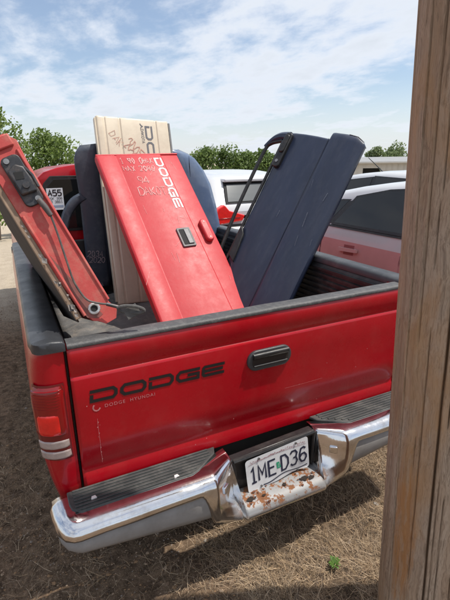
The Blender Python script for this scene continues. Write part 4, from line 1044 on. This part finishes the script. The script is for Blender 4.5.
# ------------------------------------------------------------------ wooden pole
def pole():
    m = bpy.data.materials.new('weathered_pole_wood'); m.use_nodes = True; nt = m.node_tree; N = nt.nodes; L = nt.links; p = N['Principled BSDF']
    p.inputs['Roughness'].default_value = .85; p.inputs['Specular IOR Level'].default_value = .2
    tc = N.new('ShaderNodeTexCoord')
    def nz(sc, st, det=8, r=.65, dist=0):
        mp = N.new('ShaderNodeMapping'); mp.inputs['Scale'].default_value = st; L.new(tc.outputs['Object'], mp.inputs[0])
        k = N.new('ShaderNodeTexNoise'); k.inputs['Scale'].default_value = sc; k.inputs['Detail'].default_value = det; k.inputs['Roughness'].default_value = r; k.inputs['Distortion'].default_value = dist
        wn = N.new('ShaderNodeTexNoise'); wn.inputs['Scale'].default_value = 5; wn.inputs['Detail'].default_value = 3; L.new(tc.outputs['Object'], wn.inputs['Vector'])
        ws = N.new('ShaderNodeVectorMath'); ws.operation = 'SCALE'; ws.inputs[3].default_value = .045; L.new(wn.outputs[1], ws.inputs[0])
        wa = N.new('ShaderNodeVectorMath'); wa.operation = 'ADD'; L.new(mp.outputs[0], wa.inputs[0]); L.new(ws.outputs[0], wa.inputs[1])
        L.new(wa.outputs[0], k.inputs['Vector']); return k.outputs[0]
    def mr(v, a, b, c=0, d=1):
        k = N.new('ShaderNodeMapRange'); k.inputs[1].default_value = a; k.inputs[2].default_value = b; k.inputs[3].default_value = c; k.inputs[4].default_value = d; L.new(v, k.inputs[0]); return k.outputs[0]
    def mix(f, a, b):
        k = N.new('ShaderNodeMix'); k.data_type = 'RGBA'; L.new(f, k.inputs[0])
        for i, v in ((6, a), (7, b)):
            if isinstance(v, tuple): k.inputs[i].default_value = (*v, 1)
            else: L.new(v, k.inputs[i])
        return k.outputs[2]
    grain = nz(110, (1, 1, .030), 10, .75); fine = nz(330, (1, 1, .05), 6, .7); wide = nz(16, (1, 1, .09), 8, .65, .3); pat = nz(6, (1, 1, .30), 7, .65, .4)
    c = mix(mr(wide, .35, .65), (.38, .255, .165), (.50, .385, .285))
    c = mix(mr(grain, .32, .50, .1, 1), (.15, .098, .062), c)
    c = mix(mr(fine, .34, .50, .3, 1), (.19, .13, .088), c)
    c = mix(mr(pat, .48, .66, 0, .65), c, (.46, .26, .12))
    c = mix(mr(nz(3.1, (1, 1, .5), 5), .52, .7, 0, .55), c, (.42, .355, .295))
    # orange-brown rub mark with its own outline
    sp = N.new('ShaderNodeSeparateXYZ'); L.new(tc.outputs['Object'], sp.inputs[0])
    def ma(op, a, b):
        k = N.new('ShaderNodeMath'); k.operation = op
        for i, v in enumerate((a, b)):
            if isinstance(v, (int, float)): k.inputs[i].default_value = v
            else: L.new(v, k.inputs[i])
        return k.outputs[0]
    ang = ma('ARCTAN2', ma('MULTIPLY', sp.outputs[1], -1), ma('MULTIPLY', sp.outputs[0], -1))
    AC = .14      # facing direction of the mark
    d1 = ma('DIVIDE', ma('SUBTRACT', ang, AC), .26); d2 = ma('DIVIDE', ma('SUBTRACT', sp.outputs[2], .50), .30)
    dd = ma('ADD', ma('ADD', ma('MULTIPLY', d1, d1), ma('MULTIPLY', d2, d2)), ma('MULTIPLY', ma('SUBTRACT', nz(40, (1, 1, .06)), .5), 5.0))
    c = mix(mr(dd, .2, 1.3, .75, 0), c, (.42, .19, .06))
    L.new(c, p.inputs['Base Color'])
    b = N.new('ShaderNodeBump'); b.inputs['Strength'].default_value = .9; b.inputs['Distance'].default_value = .006
    L.new(ma('ADD', grain, ma('MULTIPLY', wide, .6)), b.inputs['Height']); L.new(b.outputs[0], p.inputs['Normal'])
    rows = []; NS = 400; rc = random.Random(77)
    cr = [(-2.52, .0045, .034, -.2, 2.1), (-2.36, .004, .03, .9, 3.6), (-2.85, .003, .012, .3, 1.3), (-3.05, .003, .012, 1.1, 3.2), (-2.55, .002, .010, 1.6, 3.4), (-2.0, .004, .02, .0, 2.4), (3.0, .003, .012, .0, 2.2), (-2.7, .0022, .008, 2.0, 3.6), (-2.42, .002, .009, .1, .9)]
    for k in range(46):
        z0 = rc.uniform(-.3, 3.2); cr.append((rc.uniform(-4.1, -1.6), rc.uniform(.0012, .0028), rc.uniform(.004, .016), z0, z0+rc.uniform(.15, 1.1)))
    for z in np.concatenate([np.linspace(-.2, 2.6, 170), np.linspace(2.65, 6.5, 40)]):
        rad = .155-.006*z; row = []
        for k in range(NS):
            a = 2*math.pi*k/NS-math.pi
            r = rad+.004*fn(math.cos(a)*2, math.sin(a)*2, z*.5)+.0022*noise.noise(Vector((math.cos(a)*9, math.sin(a)*9, z*.6)))+.0012*noise.noise(Vector((math.cos(a)*26, math.sin(a)*26, z*1.1)))
            for ca, wd, dp, z0, z1 in cr:
                if z0 < z < z1:
                    d = (a-ca-.05*fn(z*.7, ca)-.012*fn(z*5, ca)+math.pi) % (2*math.pi)-math.pi
                    w_ = max(.010, wd*6)*min(1, (z-z0)*5, (z1-z)*5)
                    if abs(d) < w_: r -= dp*(1-abs(d)/w_)
            row.append((r*math.cos(a), r*math.sin(a), z))
        rows.append(row)
    V, F = grid(rows, closed_u=True, caps=True)
    o = obj('wooden_pole', V, F, m, smooth=True, angle=180)
    c0 = Vector((.300, -.655, 0)); yaw = .4529
    lean = Matrix.Rotation(R(-2.6), 4, Vector((math.sin(yaw), math.cos(yaw), 0)))
    o.matrix_world = Matrix.Translation(c0+Vector((0, 0, gz(c0.x, c0.y)-.0))) @ lean
    tag(o, 'weathered grey-brown wooden utility pole with long cracks behind the truck', 'pole')
pole()

# ------------------------------------------------------------------ litter on the ground
def straw():
    rn = random.Random(21); V, F, MI = [], [], []
    mats = [mat('straw_pale', (.55, .41, .27), .8, var=.3, vscale=40), mat('straw_brown', (.29, .195, .118), .85, var=.3, vscale=40), mat('straw_grey', (.15, .11, .08), .9, var=.3, vscale=40), mat('straw_gold', (.44, .305, .175), .8, var=.3, vscale=40)]
    def blade(x, y, ln, h, w, a, mi):
        z = gz(x, y); cv = rn.gauss(0, 1.3); pts = []
        px, py = x, y
        for k in range(4):
            t = k/3; pts.append((px, py, gz(px, py)+.003+h*math.sin(t*math.pi*rn.uniform(.45, 1.0)))); aa = a+cv*t
            px += math.cos(aa)*ln/3; py += math.sin(aa)*ln/3
        i = len(V); nx, ny = -math.sin(a), math.cos(a)
        for k, p in enumerate(pts):
            ww = w*(1-.6*k/3); V.append((p[0]+nx*ww, p[1]+ny*ww, p[2])); V.append((p[0]-nx*ww, p[1]-ny*ww, p[2]+w*.6))
        for k in range(3): F.append((i+2*k, i+2*k+1, i+2*k+3, i+2*k+2)); MI.append(mi)
    cnt = 0
    while cnt < 90000:
        x = rn.uniform(-1.5, 1.9); y = rn.uniform(-1.0, 1.2)
        dens = min(1, max(.07, (x+.62+.5*fn(x, y, 3, 2.0))/.75))*min(1, max(.12, .55+1.5*fn(x, y, 8, 4.5)+.5*fn(x, y, 5, 13)))
        if rn.random() > dens: continue
        cnt += 1
        mi = rn.choices((0, 1, 2, 3), (.32, .28, .20, .20))[0]
        blade(x, y, rn.uniform(.02, .11), rn.uniform(.001, .022) if rn.random() < .9 else rn.uniform(.02, .05), rn.choice((.0004, .0005, .0006, .0008, .0011)), rn.gauss(.6+3*fn(x, y, 6, 3.0), 1.5), mi)
    for k in range(150):
        x0 = rn.uniform(-.9, 1.6); y0 = rn.uniform(-.6, .9)
        if rn.random() > min(1, max(.1, (x0+.7)/.8)): continue
        for q in range(rn.randint(12, 34)):
            a = rn.uniform(0, 6.283); blade(x0+rn.gauss(0, .018), y0+rn.gauss(0, .018), rn.uniform(.05, .13), rn.uniform(.015, .06), rn.choice((.0005, .0007, .001)), a, rn.choices((0, 1, 2, 3), (.36, .24, .1, .3))[0])
    me = bpy.data.meshes.new('dry_grass'); me.from_pydata(V, [], F)
    for m in mats: me.materials.append(m)
    me.polygons.foreach_set('material_index', MI)
    o = bpy.data.objects.new('dry_grass', me); COL.objects.link(o); tag(o, 'matted dry straw and dead grass on the soil behind the truck', 'dry grass', kind='stuff')
straw()
def gravel():
    rn = random.Random(5); V, F, MI = [], [], []
    mats = [mat('pebble_tan', (.32, .225, .15), .95), mat('pebble_brown', (.16, .105, .066), .95), mat('pebble_grey', (.25, .20, .16), .95), mat('leaf_litter', (.30, .18, .095), .95)]
    for k in range(30000):
        x = rn.uniform(-2.0, 1.4) if rn.random() < .35 else rn.uniform(-2.0, -.2); y = rn.uniform(-.8, 4.6) if rn.random() < .6 else rn.uniform(-.6, 1.4); s = rn.uniform(.0018, .006)*(1 if rn.random() < .93 else rn.uniform(1.5, 2.8)); z = gz(x, y)
        i = len(V); mi = rn.choices((0, 1, 2, 3), (.16, .52, .05, .27))[0]
        fl = .25 if mi == 3 else .7
        P = [Vector((rn.uniform(-1, 1), rn.uniform(-1, 1), rn.uniform(-.3, .3))).normalized()*s for _ in range(1)]
        a0 = rn.uniform(0, 6)
        for q in range(5): r = s*rn.uniform(.7, 1.2); V.append((x+r*math.cos(a0+q*1.257), y+r*math.sin(a0+q*1.257)*.8, z+s*.15*rn.uniform(-.5, 1)))
        V.append((x+rn.uniform(-.3, .3)*s, y+rn.uniform(-.3, .3)*s, z+s*fl+.001))
        for q in range(5): F.append((i+q, i+(q+1) % 5, i+5)); MI.append(mi)
    me = bpy.data.meshes.new('pebbles'); me.from_pydata(V, [], F)
    for m in mats: me.materials.append(m)
    me.polygons.foreach_set('material_index', MI)
    o = bpy.data.objects.new('pebbles', me); COL.objects.link(o); tag(o, 'small clods, pebbles and leaf crumbs scattered on the bare soil', 'pebbles', kind='stuff')
gravel()
def weed():
    x, y = .158, -.335; t = empty('weed', (x, y, gz(x, y))); tag(t, 'small bright green weed in the straw behind the bumper', 'weed')
    rn = random.Random(3); g = leaf_mat('weed_leaf', (.08, .17, .03), (.17, .30, .06))
    for k in range(17):
        a = rn.uniform(0, 6.28); ln = rn.uniform(.018, .036); w = ln*.22; el = rn.uniform(.2, .9); c, s = math.cos(a), math.sin(a)
        def P(u, v, h): return (u*c-v*s, u*s+v*c, h)
        V = [P(0, 0, .018), P(ln*.35, w, .020+ln*.35*el), P(ln*.75, w*.7, .024+ln*.62*el), P(ln, 0, .020+ln*.7*el), P(ln*.75, -w*.7, .024+ln*.62*el), P(ln*.35, -w, .020+ln*.35*el)]
        obj('leaf', V, [(0, 1, 2, 5), (2, 3, 4), (5, 2, 4)], g, t)
    obj('stem', *tubegeo([(0, 0, 0), (.002, .001, .03)], .0015, 5), g, t)
weed()
def stone(x, y, s, seed, label):
    rn = random.Random(seed); bm = bmesh.new(); bmesh.ops.create_icosphere(bm, subdivisions=2, radius=1)
    V = [((v.co.x*(1+.25*fn(v.co.x, v.co.y, v.co.z+seed, 1.3)))*s, v.co.y*s*.75*(1+.3*fn(v.co.y, v.co.z, seed, 1.5)), v.co.z*s*.5) for v in bm.verts]
    F = [tuple(q.index for q in f.verts) for f in bm.faces]; bm.free()
    o = obj('stone', V, F, mat('pale_stone', (.50, .46, .41), .85, var=.25, vscale=60), smooth=True, angle=60); o.location = (x, y, gz(x, y)+s*.3); o.rotation_euler = (0, 0, seed)
    tag(o, label, 'stone')
stone(.02, -.03, .013, 1, 'small pale stone on the straw below the licence plate')
stone(.58, -.14, .014, 2, 'small pale stone beside the foot of the wooden pole')
stone(-.27, .04, .009, 4, 'tiny pale stone in the shadow under the bumper')
